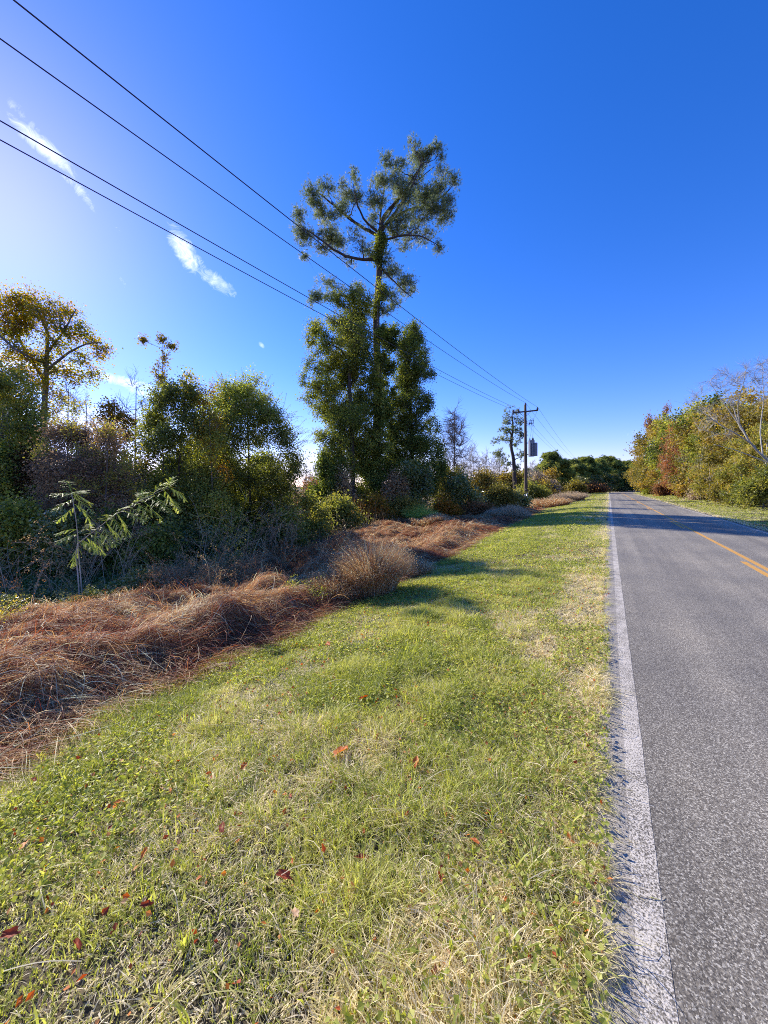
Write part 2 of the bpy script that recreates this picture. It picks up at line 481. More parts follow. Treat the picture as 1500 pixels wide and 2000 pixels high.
def strip(name, mat, x0, x1, ys, z, label, jag=0):
    mb = MB()
    ys = np.asarray(ys, float); sh = road_shift(ys)
    h = 1e-2
    dx = (road_shift(ys + h) - road_shift(ys)) / h
    nrm = np.sqrt(1 + dx * dx)
    def edge(x, j=0):
        o = x - 2.4
        xx = 2.4 + sh + o / nrm; yy = ys - o * dx / nrm
        return np.stack([xx + j, yy, np.full_like(ys, z)], -1)
    rng = np.random.default_rng(3)
    a = edge(x0, (vnoise(ys, ys * 0, 6, 2) - .5) * jag); b = edge(x1, (vnoise(ys, ys * 0, 9, 4) - .5) * (jag or .008))
    n = len(ys)
    v = np.concatenate([a, b]); i = np.arange(n - 1)
    mb.add(v, np.stack([i, i + n, i + n + 1, i + 1], 1))
    return tag(mb.build(name, mat), label, None, kind='structure')
yr = np.concatenate([np.arange(-30, 30, .1), np.arange(30, 100, 2), np.arange(100, 175, 1.0)])
strip('road', M['asphalt'], -0.06, 4.78, yr, 0.0, 'grey asphalt two lane country road bending right', .05)
strip('white_edge_line', M['white_paint'], 0.08, 0.176, yr, 0.0012, 'worn white edge line along the left side of the road')
strip('faded_edge_line', M['white_thin'], -.045, 0.13, yr, 0.0006, 'faded older white paint beside the left edge line')
strip('right_edge_line', M['white_paint'], 4.56, 4.65, yr, 0.001, 'white edge line along the right side of the road')
strip('yellow_centre_line', M['yellow_paint'], 2.56, 2.66, yr, 0.001, 'solid yellow centre line')
for k, (a, b) in enumerate(((-1.2, 1.8), (7.6, 10.7), (18.0, 21.6), (31, 34), (42.5, 45.5), (54, 57), (66, 69), (78, 81), (90, 93))):
    strip('yellow_dash', M['yellow_paint'], 2.39, 2.49, np.linspace(a, b, 6), 0.001, 'broken yellow centre line dash')

# ------------------------------------------------------------------ mown verge grass
def rand_region(rng, n, y0, y1, xl, xr):
    y = rng.uniform(y0, y1, n); a = xl(y); b = xr(y)
    return a + (b - a) * rng.uniform(0, 1, n), y

def grass_band(mb, rng, n, y0, y1, xl, xr, wsc, hsc=1.0, per=9, K=4, side='L'):
    nt = n // per
    cx, cy = rand_region(rng, nt, y0, y1, xl, xr)
    # bare / dry / lush patches
    dryn = fbm(cx, cy, 1.3, 71, 3)
    edge = np.clip(-cx if side == 'L' else cx - road_shift(cy) - 4.85, 0, 9)
    dry = smooth(.48, .66, dryn) * .42 + np.exp(-edge / .6) * .85 + .17
    x = np.repeat(cx, per); y = np.repeat(cy, per); dry = np.repeat(dry, per)
    N = len(x)
    ang = rng.uniform(0, 2 * math.pi, N); rr = rng.uniform(0, .035, N) * (1 + wsc * .3)
    x = x + np.cos(ang) * rr + (.035 if side == 'L' else 0) * (np.repeat(edge, per) < .05); y = y + np.sin(ang) * rr
    isdry = rng.uniform(0, 1, N) < np.clip(dry, 0, .93)
    lush = np.repeat(smooth(.45, .7, fbm(cx, cy, .8, 33, 2)), per)
    H = rng.uniform(.03, .10, N) * hsc * np.repeat(.45 + .9 * vnoise(cx, cy, 5, 19), per) * (.75 + .7 * lush)
    H = np.where(isdry, H * .8, H)
    ln = rng.uniform(.25, 1.1, N) * np.where(isdry, 1.7, 1.0)
    tuftang = np.repeat(rng.uniform(0, 2 * math.pi, nt), per)
    la = np.where(rng.uniform(0, 1, N) < .6, ang, tuftang)
    if side == 'L':      # by the road the grass spills over the asphalt
        ov = np.exp(-np.repeat(edge, per) / .25)
        dx = np.cos(la) + ov * .9 * np.sign(rng.uniform(-.3, 1, N)); dy = np.sin(la)
    else:
        dx, dy = np.cos(la), np.sin(la)
    d = unit(np.stack([dx, dy, np.zeros(N)], -1))
    z = ground_z(x, y) - .004
    t = np.linspace(0, 1, K)
    Pt = np.stack([x, y, z], -1)[:, None, :] + d[:, None, :] * (H * ln)[:, None, None] * (t ** 1.8)[None, :, None] \
        + UP[None, None, :] * (H[:, None] * (t[None, :] - .45 * np.minimum(ln, 1.5)[:, None] * t[None, :] ** 2.2))[..., None]
    s = unit(np.cross(d, UP) + rng.normal(size=(N, 3)) * .4)
    w = rng.uniform(.0012, .0031, N) * wsc
    W = w[:, None] * np.array([1.0, .95, .7, .12] if K == 4 else [1.0, .8, .12])[None, :]
    pat = np.repeat(fbm(cx, cy, 2.6, 91, 2), per)
    tint = np.where(isdry, rng.uniform(.66, 1.0, N), np.clip(.06 + .5 * pat + rng.uniform(-.12, .18, N), 0, .62))
    ribbons(mb, Pt, s, W, tint)

xr_l = lambda y: np.full_like(y, .0)
xl_l = lambda y: bound(y) - .35
rng = np.random.default_rng(11)
mb = MB()
grass_band(mb, rng, 215000, -.9, 3.2, xl_l, xr_l, 1.0)
grass_band(mb, rng, 170000, 3.2, 8, xl_l, xr_l, 1.5)
grass_band(mb, rng, 130000, 8, 20, xl_l, xr_l, 2.8, 1.05, K=3)
grass_band(mb, rng, 90000, 20, 45, xl_l, xr_l, 5.5, 1.15, K=3)
grass_band(mb, rng, 50000, 45, 125, lambda y: bound(y) + road_shift(y), lambda y: road_shift(y), 12, 1.4, K=3)
n = 260
ty = rng.uniform(.2, 14, n) ** 1.0; tx = -.02 - rng.uniform(0, .14, n); per = 46
x = np.repeat(tx, per) + rng.normal(0, .022, n * per); y = np.repeat(ty, per) + rng.normal(0, .03, n * per); N = n * per
a = rng.normal(0, 1.0, N) + np.repeat(rng.normal(-.3, .5, n), per); d = np.stack([np.cos(a), np.sin(a), 0 * a], -1)
H = rng.uniform(.03, .11, N) * np.repeat(rng.uniform(.5, 1.3, n), per); ln = rng.uniform(.5, 1.6, N); t = np.linspace(0, 1, 5)
Pt = np.stack([x, y, ground_z(x, y)], -1)[:, None] + d[:, None] * (H * ln)[:, None, None] * (t ** 1.4)[None, :, None] + UP * (H[:, None] * (t[None] - .55 * t[None] ** 2.2))[..., None]
ribbons(mb, Pt, unit(np.cross(d, UP) + rng.normal(size=(N, 3)) * .4), rng.uniform(.0010, .0024, N)[:, None] * np.array([.9, 1, .9, .6, .1])[None], np.clip(np.repeat(rng.uniform(.5, .95, n), per) + rng.normal(0, .12, N), .2, 1))
# broad seedheads and wide bright blades
n = 2600
x, y = rand_region(rng, n // 6, .3, 9, xl_l, xr_l)
x = np.repeat(x, 6) + rng.normal(0, .012, len(x) * 6); y = np.repeat(y, 6) + rng.normal(0, .012, len(y) * 6); N = len(x)
a = rng.uniform(0, 2 * math.pi, N); d = np.stack([np.cos(a), np.sin(a), 0 * a], -1)
H = rng.uniform(.05, .15, N); t = np.linspace(0, 1, 5)
Pt = np.stack([x, y, ground_z(x, y)], -1)[:, None] + d[:, None] * (H * .45)[:, None, None] * (t ** 2)[None, :, None] + UP * (H[:, None] * (t - .2 * t * t)[None])[..., None]
W = rng.uniform(.002, .0042, N)[:, None] * np.array([.7, 1, 1, .7, .05])[None]
ribbons(mb, Pt, unit(np.cross(d, UP)), W, rng.uniform(.3, .52, N))
# long pale stalks lying in the grass
n = 900
x, y = rand_region(rng, n, .2, 8, xl_l, xr_l)
a = rng.uniform(-.5, 1.2, n) + rng.choice([0, math.pi], n); d = np.stack([np.cos(a), np.sin(a), 0 * a], -1)
L = rng.uniform(.08, .28, n); t = np.linspace(0, 1, 6)
Pt = np.stack([x, y, ground_z(x, y) + rng.uniform(.01, .05, n)], -1)[:, None] + d[:, None] * L[:, None, None] * t[None, :, None] + UP * ((.06 * np.sin(t * 3.1)) [None] * rng.uniform(0, 1, n)[:, None])[..., None]
Pt += np.cross(d, UP)[:, None] * (rng.normal(0, .03, n)[:, None] * (t ** 2)[None])[..., None]
ribbons(mb, Pt, unit(np.cross(d, UP) + UP * .2), np.full((n, 6), .0012) * rng.uniform(.7, 1.6, n)[:, None], rng.uniform(.55, 1, n))
# clover and small broad-leaved weeds
for (n, y0, y1, sz) in ((30000, .2, 5, .021), (20000, 5, 14, .03), (9000, 14, 34, .06)):
    x, y = rand_region(rng, n * 2, y0, y1, xl_l, xr_l)
    e = x - bound(y)
    keep = (fbm(x, y, .9, 55, 3) > .44 + .05 * e) & (rng.uniform(0, 1, len(x)) < .9)
    x, y = x[keep][:n], y[keep][:n]
    z = ground_z(x, y) + rng.uniform(.015, .07, len(x))
    leaves(mb, rng, np.stack([x, y, z], -1), sz, rng.uniform(.1, .5, len(x)), up=1.2, asp=.95)
tag(mb.build('verge_grass', M['grass']), 'mown green and straw-coloured grass on the verge left of the road', 'grass', kind='stuff')

rng = np.random.default_rng(12)
mb = MB()
xa = lambda y: road_shift(y) + 4.80
xb = lambda y: road_shift(y) + 9.3
grass_band(mb, rng, 60000, 8, 40, xa, xb, 5.0, 1.1, K=3, side='R')
grass_band(mb, rng, 45000, 40, 125, xa, xb, 12, 1.4, K=3, side='R')
tag(mb.build('far_verge_grass', M['grass']), 'bright mown grass on the verge right of the road', 'grass', kind='stuff')

# ------------------------------------------------------------------ matted brown grass
rng = np.random.default_rng(21)
mb = MB()
def dry_band(n, y0, y1, w_extent, wid, L0, L1, K=6):
    y = rng.uniform(y0, y1, n)
    e = rng.uniform(0, 1, n) ** .85 * w_extent
    x = bound(y) - e + .08 + .22 * (vnoise(y, y * 0, 3.5, 14) - .5)
    flow = 2.2 * fbm(x, y, .45, 61, 2) + 1.2 * fbm(x, y, 1.6, 65, 2) - 1.0
    a = math.radians(25) + (flow - .7) * 1.9 + rng.normal(0, .75, n)
    dz = (mound(x + .1, y) - mound(x - .1, y)) / .2
    d = np.stack([np.cos(a) + np.clip(-dz, -1, 1) * .5, np.sin(a) * .8, 0 * a], -1); d = unit(d)
    L = rng.uniform(L0, L1, n)
    t = np.linspace(0, 1, K)
    B = np.stack([x, y], -1)[:, None] + d[:, None, :2] * (L[:, None] * t)[..., None]
    curl = rng.normal(0, .45, n)
    sd = np.stack([-d[:, 1], d[:, 0]], -1)
    B = B + sd[:, None] * (L[:, None] * curl[:, None] * (t ** 2)[None])[..., None]
    lift = rng.uniform(.0, 1, n) ** 2 * .10 * (1 + (rng.uniform(0, 1, n) < .06) * 1.5)
    z = surf_z(B[..., 0], B[..., 1]) + lift[:, None] * np.sin(t * math.pi * .85)[None] + .012 + rng.uniform(-.03, .05, n)[:, None]
    Pt = np.concatenate([B, z[..., None]], -1)
    S = unit(np.cross(np.repeat(d[:, None], 1, 1)[:, 0], UP) + rng.normal(size=(n, 3)) * .5)
    prof = np.sin(np.clip(t * .9 + .1, 0, 1) * math.pi) ** .5 * .9 + .1
    ribbons(mb, Pt, S, (rng.uniform(.5, 1.1, n) * wid)[:, None] * prof[None],
            np.clip(-.08 + .95 * fbm(x, y, .9, 77, 3) + rng.normal(0, .27, n), 0, 1))
dry_band(215000, -4.5, 6, 4.6, .0026, .12, .5)
dry_band(140000, 6, 14, 5.8, .0046, .14, .42)
dry_band(80000, 14, 36, 7.5, .0075, .25, .6, 5)
dry_band(26000, 36, 85, 4.5, .018, .3, .8, 4)
n = 5200
y = rng.uniform(-2, 16, n); x = bound(y) - rng.uniform(0, 1, n) * 5.0
a = rng.uniform(0, 2 * math.pi, n); a = np.where(rng.uniform(0, 1, n) < .6, rng.normal(.5, .5, n), a); L = rng.uniform(.25, .85, n); t = np.linspace(0, 1, 7)
d = np.stack([np.cos(a), np.sin(a), 0 * a], -1); sd = np.stack([-d[:, 1], d[:, 0]], -1)
B = np.stack([x, y], -1)[:, None] + d[:, None, :2] * (L[:, None] * t)[..., None] + sd[:, None] * (L[:, None] * rng.normal(0, .3, (n, 1)) * (t ** 2)[None])[..., None]
z = surf_z(B[..., 0], B[..., 1]) + (rng.uniform(.02, .22, n) * L)[:, None] * np.sin(t * math.pi * .8)[None] + .03
ribbons(mb, np.concatenate([B, z[..., None]], -1), unit(np.cross(d, UP) + UP * .3), (rng.uniform(.0012, .0030, n) * (1 + y.clip(0, 20) * .07))[:, None] * np.array([1, 1, 1, .9, .8, .6, .2])[None], rng.uniform(.55, 1, n))
# small curled dead leaves caught in the mat
n = 60000
y = rng.uniform(-1.5, 14, n); x = bound(y) - rng.uniform(0, 1, n) * 5.2 + .1
leaves(mb, rng, np.stack([x, y, surf_z(x, y) + rng.uniform(-.01, .07, n)], -1), .019, np.clip(rng.normal(.35, .25, n), 0, 1), up=.4, asp=.5)
tag(mb.build('matted_dry_grass', M['dry']), 'matted red-brown dead grass heaped along the ditch', 'dry grass', kind='stuff')

# ------------------------------------------------------------------ plants: generator
DM, LM, SM, RM = 2.2, 2.5, 1.15, 1.28
def gen_tree(name, label, cat, base, trunk, blobs, mat, bark='bark_grey', leaf=.06, lpt=14, dens=9.0, spread=.16,
             kind='leaf', group=None, seed=1, limb_r=.05, twig_r=.008, tiprad=.5, shell=.45, nl=.16, npr=22, nw=.02,
             up=.35, asp=.7, droop=0.0, crown_name='crown', sag=0.0, tw_show=True, lean=.35, split=3, limbs=(), flat=1.0):
    """base: world xyz; trunk: list of world (x,y,z,r); blobs: list of dicts c(3), r(3), m"""
    rng = np.random.default_rng(seed)
    root = empty(name, base, label, cat, group)
    if kind != 'bare' and split > 1:
        nb = []
        for b in blobs:
            for _ in range(split):
                q = dict(b); rr = np.array(b['r'], float)
                q['c'] = np.array(b['c'], float) + rdir(rng, 1)[0] * rr * rng.uniform(.2, .75)
                q['r'] = rr * rng.uniform(.5, .95); q['d'] = b.get('d', 1.0) * rng.uniform(.35, 1.0)
                if 't' in b: q['t'] = b['t'] + rng.normal(0, .08)
                nb.append(q)
        blobs = nb
    tb = MB(); lb = MB()
    T = np.array(trunk, float)
    # resample trunk with a little wander
    K = max(8, len(T) * 4)
    s = np.linspace(0, len(T) - 1, K)
    tp = np.stack([np.interp(s, np.arange(len(T)), T[:, k]) for k in range(4)], -1)
    h = max(tp[-1, 2] - tp[0, 2], .5)
    wob = np.stack([vnoise(s * 1.3 + seed, s * 0, .8, seed), vnoise(s * 1.3 + seed, s * 0, .8, seed + 5)], -1) - .5
    tp[:, :2] += wob * tp[:, 3:4] * 1.6
    tubes(tb, tp[:, :3], tp[:, 3], 10 if tp[0, 3] > .1 else 6, .35)
    allpos, alltint, allax = [], [], []
    nodes = [tp[:, :3]]; nrad = [tp[:, 3] * .72]; npath = [np.zeros(K)]
    for lb_ in limbs:
        lb_ = np.array(lb_, float); kk_ = 14
        s_ = np.linspace(0, len(lb_) - 1, kk_)
        lp_ = np.stack([np.interp(s_, np.arange(len(lb_)), lb_[:, k]) for k in range(4)], -1)
        lp_[1:-1, :3] = lp_[1:-1, :3] * .5 + (lp_[:-2, :3] + lp_[2:, :3]) * .25
        lp_[2:, :3] += rng.normal(0, .25, (kk_ - 2, 3)) * lp_[2:, 3:4]
        tubes(tb, lp_[:, :3], lp_[:, 3], 7, .5)
        nodes.append(lp_[2:, :3]); nrad.append(lp_[2:, 3] * .6); npath.append(np.linspace(0, .8, kk_ - 2))
    order = sorted(range(len(blobs)), key=lambda i: float(np.min(np.linalg.norm(tp[:, :2] - np.array(blobs[i]['c'])[:2], axis=1))))
    for bi in order:
        b = blobs[bi]
        c, r = np.array(b['c'], float), np.array(b['r'], float)
        ND, NR, NP = np.concatenate(nodes), np.concatenate(nrad), np.concatenate(npath)
        hd = np.linalg.norm(ND[:, :2] - c[:2], axis=1); dd_ = np.linalg.norm(ND - c, axis=1)
        k = int(np.argmin(dd_ + .25 * NP + 1.6 * np.clip(ND[:, 2] + lean * hd - c[2], 0, None)))
        st = ND[k]
        ln = np.linalg.norm(c - st)
        bend = np.array([0, 0, -.10 * ln + sag * ln]) + rng.normal(0, .07 * ln, 3)
        limb = bez(st[None], c[None], bend[None], 9)
        limb[0, 1:-1] += rng.normal(0, .022 * ln, (7, 3))
        lr = b.get('lr', limb_r)
        r0 = min(NR[k], lr)
        nodes.append(limb[0][2:]); nrad.append(np.linspace(r0, r0 * .4, 9)[2:] * .8); npath.append(NP[k] + np.linspace(0, ln, 9)[2:])
        if ln > .15: tubes(tb, limb, np.linspace(r0, r0 * .35, 9)[None], 6, .5)
        area = math.pi * r[0] * r[2]
        nt = max(4, int(area * dens * b.get('d', 1.0) * (DM if kind != 'bare' else 1.3)))
        u = rdir(rng, nt); rad = rng.uniform(0, 1, nt) ** shell
        gg = rng.normal(0, 1, (nt, 3)); gg *= np.minimum(1, 2.0 / np.linalg.norm(gg, axis=1))[:, None]
        gg[:, 2] *= flat
        ends = c + gg * r * .56
        f = rng.uniform(.35, 1.0, nt) * 8
        fi = np.floor(f).astype(int).clip(0, 7); ff = (f - fi)[:, None]
        starts = limb[0][fi] * (1 - ff) + limb[0][fi + 1] * ff
        # two level: hub points so that twigs share boughs
        nh = max(2, nt // 7)
        hubs = c + rdir(rng, nh) * (rng.uniform(.1, .7, nh)[:, None]) * r
        hf = rng.uniform(.45, 1, nh) * 8; hi = np.floor(hf).astype(int).clip(0, 7)
        hs = limb[0][hi]
        HB = bez(hs, hubs, rng.normal(0, 1, (nh, 3)) * .12 * np.linalg.norm(hubs - hs, axis=1, keepdims=True), 5)
        tubes(tb, HB, np.linspace(min(r0 * .35, twig_r * 3.2), twig_r * 1.3, 5)[None].repeat(nh, 0), 5, .6)
        near = np.argmin(((ends[:, None] - hubs[None]) ** 2).sum(-1), 1)
        st2 = hubs[near]
        ld = np.linalg.norm(ends - st2, axis=1, keepdims=True)
        TW = bez(st2, ends, rng.normal(0, 1, (nt, 3)) * .16 * ld + np.array([0, 0, .08]) * ld, 5)
        if tw_show: tubes(tb, TW, np.linspace(1.3, .5, 5)[None].repeat(nt, 0) * twig_r, 3, rng.uniform(.3, 1, nt))
        if kind == 'bare':
            # extra fine sprays
            ns = nt * lpt
            q = np.repeat(np.arange(nt), lpt)
            ti = rng.integers(1, 5, ns)
            s0 = TW[q, ti]; dd = unit(unit(TW[q, 4] - TW[q, 0]) + rng.normal(0, .6, (ns, 3)) + UP * .35)
            e0 = s0 + dd * rng.uniform(.5, 1.3, (ns, 1)) * spread
            S2 = bez(s0, e0, rng.normal(0, .08, (ns, 3)) * spread, 3)
            tubes(tb, S2, np.array([[1.0, .7, .35]]).repeat(ns, 0) * twig_r * .7, 3, rng.uniform(.4, 1, ns))
            continue
        bt = b.get('t', rng.uniform(.3, .7))
        if kind == 'needle':
            nn = max(1, lpt)
            q = np.repeat(np.arange(nt), nn); fr = rng.uniform(.45, 1, nt * nn) * 4
            fi = np.floor(fr).astype(int).clip(0, 3); ff = (fr - fi)[:, None]
            pos = TW[q, fi] * (1 - ff) + TW[q, fi + 1] * ff + rng.normal(0, spread * .8, (nt * nn, 3))
            ax = unit(unit(ends[q] - st2[q]) * .7 + np.array([0, 0, .45]))
            needles(lb, rng, pos, ax, nl, nw, npr, np.clip(bt + rng.normal(0, .2, nt * nn), 0, 1), .75)
        else:
            lp = int(lpt * LM)
            q = np.repeat(np.arange(nt), lp); fr = rng.uniform(.3, 1, nt * lp) * 4
            fi = np.floor(fr).astype(int).clip(0, 3); ff = (fr - fi)[:, None]
            pos = TW[q, fi] * (1 - ff) + TW[q, fi + 1] * ff + rng.normal(0, spread, (nt * lp, 3)) * rng.choice([.5, 1.0, 1.35], (nt * lp, 1))
            tt = np.clip(bt + np.repeat(rng.normal(0, .14, nt), lp) + rng.normal(0, .12, nt * lp), 0, 1)
            leaves(lb, rng, pos, leaf * SM, tt, up, asp, droop)
    tb.build('trunk' if tp[0, 3] > .045 else 'stems', M[bark], root, base, True)
    if lb.n: lb.build(crown_name, M[mat], root, base)
    return root

def px_tree(name, label, cat, Z, tr, bl, mat, dz_seed=None, **kw):
    """trunk given as (px,py,r[,depth offset]) from the base up, clumps as (px,py,rx,ry[,depth offset[,density[,tint]]]) in photo pixels at depth Z"""
    g = on_ground(tr[0][0], Z + (tr[0][3] if len(tr[0]) > 3 else 0))
    base = tuple(g)
    T = [(g[0], g[1], g[2] - .1, tr[0][2])]
    for t in tr[1:]:
        p = P(t[0], t[1], Z + (t[3] if len(t) > 3 else 0)); T.append((*p, t[2]))
    rs = np.random.default_rng(kw.get('seed', 1) + 500)
    if 'limbs' in kw:
        kw['limbs'] = [[(*P(q[0], q[1], Z + (q[3] if len(q) > 3 else 0)), q[2]) for q in L_] for L_ in kw['limbs']]
    rm = 1.0 if kw.get('kind') == 'bare' else kw.pop('rm', 1.2 if kw.get('kind') == 'needle' else RM)
    B = []
    for b in bl:
        rx, ry = b[2] / F_PX * Z * rm, b[3] / F_PX * Z * rm
        dz = b[4] if len(b) > 4 and b[4] is not None else rs.uniform(-1, 1) * rx * .8
        c = P(b[0], b[1], Z + dz) if abs(dz) < 3 else P(b[0], b[1], Z + dz)
        # keep picture size at the shifted depth
        B.append(dict(c=c, r=(rx, rx * .9, ry), d=b[5] if len(b) > 5 else 1.0, **({'t': b[6]} if len(b) > 6 else {})))
    return gen_tree(name, label, cat, base, T, B, mat, **kw)

# ------------------------------------------------------------------ the tall pine and its vine-clad neighbours
PINE = [(612, 385, 22, 18), (640, 358, 20, 16), (628, 412, 20, 22), (668, 372, 22, 20), (692, 352, 11, 16), (660, 400, 22, 20), (700, 395, 20, 22),
        (588, 432, 16, 18), (600, 460, 22, 16), (640, 455, 26, 18), (625, 485, 22, 12), (662, 478, 24, 18), (598, 500, 8, 10), (680, 505, 14, 14),
        (700, 470, 22, 20), (740, 395, 22, 22), (752, 312, 12, 16), (748, 345, 20, 22), (775, 350, 22, 22), (782, 322, 16, 14),
        (812, 290, 18, 16), (845, 290, 16, 14), (828, 312, 22, 18), (858, 302, 8, 10), (795, 375, 24, 24), (820, 355, 22, 20), (835, 385, 24, 22),
        (868, 338, 16, 14), (890, 350, 16, 12), (862, 368, 22, 20), (850, 405, 24, 20), (875, 400, 14, 18), (870, 425, 14, 14), (820, 420, 26, 22), (780, 425, 24, 20),
        (800, 455, 28, 16), (838, 460, 22, 16), (855, 485, 10, 14), (770, 455, 18, 16), (720, 435, 18, 16), (785, 480, 16, 10), (725, 500, 16, 22), (755, 500, 14, 14)]
PINE_LOW = [(640, 555, 16, 14), (625, 578, 16, 12), (655, 575, 22, 14), (610, 590, 10, 8), (770, 530, 22, 18), (790, 555, 16, 18), (800, 570, 14, 12), (765, 580, 18, 22), (752, 610, 18, 16), (700, 570, 14, 20)]
px_tree('pine_tree', 'tallest tree, an old pine with a flat spreading crown above bare trunk and vines', 'tree', 30,
        [(740, 990, .42), (738, 900, .36), (741, 760, .31), (738, 620, .28), (742, 520, .24), (741, 455, .20), (752, 420, .13), (790, 375, .08), (825, 320, .05)],
        PINE + PINE_LOW, 'pine_needle', bark='bark', kind='needle', lpt=7, dens=9.0, spread=.2, nl=.22, npr=12, nw=.018,
        limb_r=.06, twig_r=.010, seed=7, shell=.6, lean=.3, sag=-.05, split=3, rm=1.12, flat=.72,
        limbs=[[(738, 507, .13), (695, 507, .11, -.3), (655, 492, .09, -.8), (625, 466, .06, -1.1), (592, 445, .03, -1.3)],
               [(740, 462, .14), (700, 440, .12, .4), (655, 405, .09, .8), (618, 372, .04, 1.0)], [(740, 455, .10), (712, 430, .08, -.6), (697, 400, .06, -1.2), (690, 360, .03, -1.5)],
               [(744, 452, .13), (765, 425, .11, -.3), (790, 388, .09, -.6), (812, 350, .06, -.8), (826, 308, .03, -.8)], [(742, 448, .11), (785, 413, .10, .5), (832, 402, .08, 1.1), (868, 382, .05, 1.5), (892, 352, .03, 1.6)],
               [(744, 470, .09), (790, 459, .08, -.8), (825, 461, .05, -1.3), (857, 480, .025, -1.6)], [(742, 440, .09), (745, 400, .07, .9), (755, 350, .04, 1.3), (750, 318, .02, 1.4)],
               [(742, 522, .08), (765, 545, .06, -.4), (788, 568, .04, -.8), (806, 582, .02, -.9)], [(740, 600, .08), (700, 590, .07, .4), (655, 572, .05, .8), (618, 588, .02, 1.0)],
               [(744, 440, .09), (775, 395, .07, 1.2), (800, 365, .05, 1.9), (848, 325, .03, 2.2)]])
px_tree('climbing_vine', 'vine wrapped thickly round the trunk of the tallest pine', 'vine', 29.4,
        [(742, 990, .06), (742, 800, .05), (738, 640, .04), (735, 500, .03)],
        [(760, y_, 18, 22, 1.0, 1.0, .3) for y_ in range(640, 960, 40)] + [(738 + 9 * math.sin(y_ * .9), y_, 9 + (y_ > 720) * 9 + (y_ > 850) * 13, 20, None, 1.2, .4 + .2 * math.sin(y_)) for y_ in list(range(470, 530, 22)) + [560, 600, 650, 700] + list(range(760, 975, 22))],
        'vine', leaf=.12, lpt=12, dens=9, spread=.14, limb_r=.02, twig_r=.008, seed=9, crown_name='foliage')
VL = [(690, 585, 26, 26), (668, 600, 20, 20), (705, 610, 22, 30), (680, 640, 40, 36), (620, 640, 20, 18), (612, 665, 14, 18), (640, 670, 26, 22), (650, 630, 18, 18),
      (700, 690, 36, 38), (655, 710, 36, 30), (620, 720, 24, 20), (595, 745, 10, 22), (608, 765, 24, 18), (640, 765, 34, 28), (690, 750, 38, 36), (720, 720, 18, 30),
      (600, 780, 12, 10), (650, 800, 34, 26), (700, 810, 40, 32), (640, 850, 30, 22), (620, 858, 14, 10), (680, 860, 40, 30), (720, 860, 24, 40), (665, 900, 30, 30),
      (700, 920, 34, 34), (655, 940, 24, 26), (720, 950, 30, 30), (680, 965, 30, 22)]
px_tree('vine_clad_tree', 'broad tree smothered in yellow-green vines at the left of the tall pine', 'tree', 29,
        [(690, 990, .22), (688, 850, .17), (680, 700, .12), (690, 600, .07)], VL + [(692 + 8 * math.sin(q), q, 30, 30, .6) for q in range(620, 970, 38)] + [(660, q, 30, 28) for q in range(700, 960, 50)], 'vine', bark='bark', rm=1.22, split=3, leaf=.095, lpt=15, dens=6.4,
        spread=.17, limb_r=.07, twig_r=.012, seed=13, shell=.5)
VR = [(800, 640, 14, 18), (790, 665, 22, 20), (815, 655, 14, 22), (800, 700, 30, 26), (825, 700, 14, 22), (780, 720, 24, 24), (815, 740, 28, 26), (838, 735, 8, 12),
      (790, 770, 28, 28), (828, 785, 24, 26), (800, 820, 32, 28), (845, 820, 16, 26), (775, 840, 24, 26), (835, 860, 30, 28), (800, 870, 32, 28), (858, 870, 12, 22),
      (780, 910, 28, 28), (825, 915, 36, 28), (855, 920, 18, 26), (800, 955, 36, 24), (845, 955, 26, 22)]
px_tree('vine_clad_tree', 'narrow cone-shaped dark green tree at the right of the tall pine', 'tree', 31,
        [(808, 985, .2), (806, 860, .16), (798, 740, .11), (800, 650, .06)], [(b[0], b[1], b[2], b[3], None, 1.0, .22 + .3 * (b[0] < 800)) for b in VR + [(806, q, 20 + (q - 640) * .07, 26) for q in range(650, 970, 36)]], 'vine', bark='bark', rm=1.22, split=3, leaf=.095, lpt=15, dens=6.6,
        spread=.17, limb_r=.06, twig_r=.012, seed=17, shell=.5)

# ------------------------------------------------------------------ left thicket
px_tree('maple_tree', 'autumn tree with orange and olive leaves at the left edge of the photo', 'tree', 27,
        [(84, 1010, .24), (86, 850, .2), (88, 740, .16), (92, 650, .10), (70, 600, .07)],
        [(20, 590, 34, 30), (60, 590, 24, 26), (95, 615, 38, 30), (130, 605, 22, 22), (55, 640, 44, 30), (110, 660, 40, 30), (150, 650, 28, 22), (180, 670, 18, 14),
         (150, 690, 36, 20), (195, 690, 14, 12), (90, 705, 40, 26), (180, 730, 20, 18), (130, 730, 24, 16), (40, 690, 30, 24), (-40, 600, 50, 40), (-60, 680, 50, 40), (85, 745, 16, 20), (15, 640, 30, 26), (25, 725, 36, 24), (60, 745, 26, 22), (150, 740, 22, 16), (112, 770, 18, 18), (92, 800, 16, 22), (205, 680, 14, 14), (-10, 760, 40, 30), (30, 780, 30, 26)],
        'maple', bark='bark_grey', leaf=.115, lpt=10, dens=4.4, spread=.26, limb_r=.06, twig_r=.014, seed=23, shell=.65, rm=1.1,
        limbs=[[(88, 745, .12), (60, 700, .10, 1), (30, 650, .07, 2), (10, 600, .03, 2.5)], [(90, 725, .10), (130, 690, .08, -1), (165, 672, .05, -1.5), (200, 668, .02, -1.8)],
               [(90, 700, .10), (92, 650, .07, .5), (80, 600, .04, 1), (65, 575, .02, 1)], [(92, 690, .09), (125, 645, .06, -1), (148, 605, .03, -1.6)], [(90, 710, .09), (40, 690, .08, -1.5), (-20, 640, .05, -2), (-50, 600, .03, -2)],
               [(90, 730, .08), (140, 720, .06, 1.5), (185, 735, .02, 2)]])
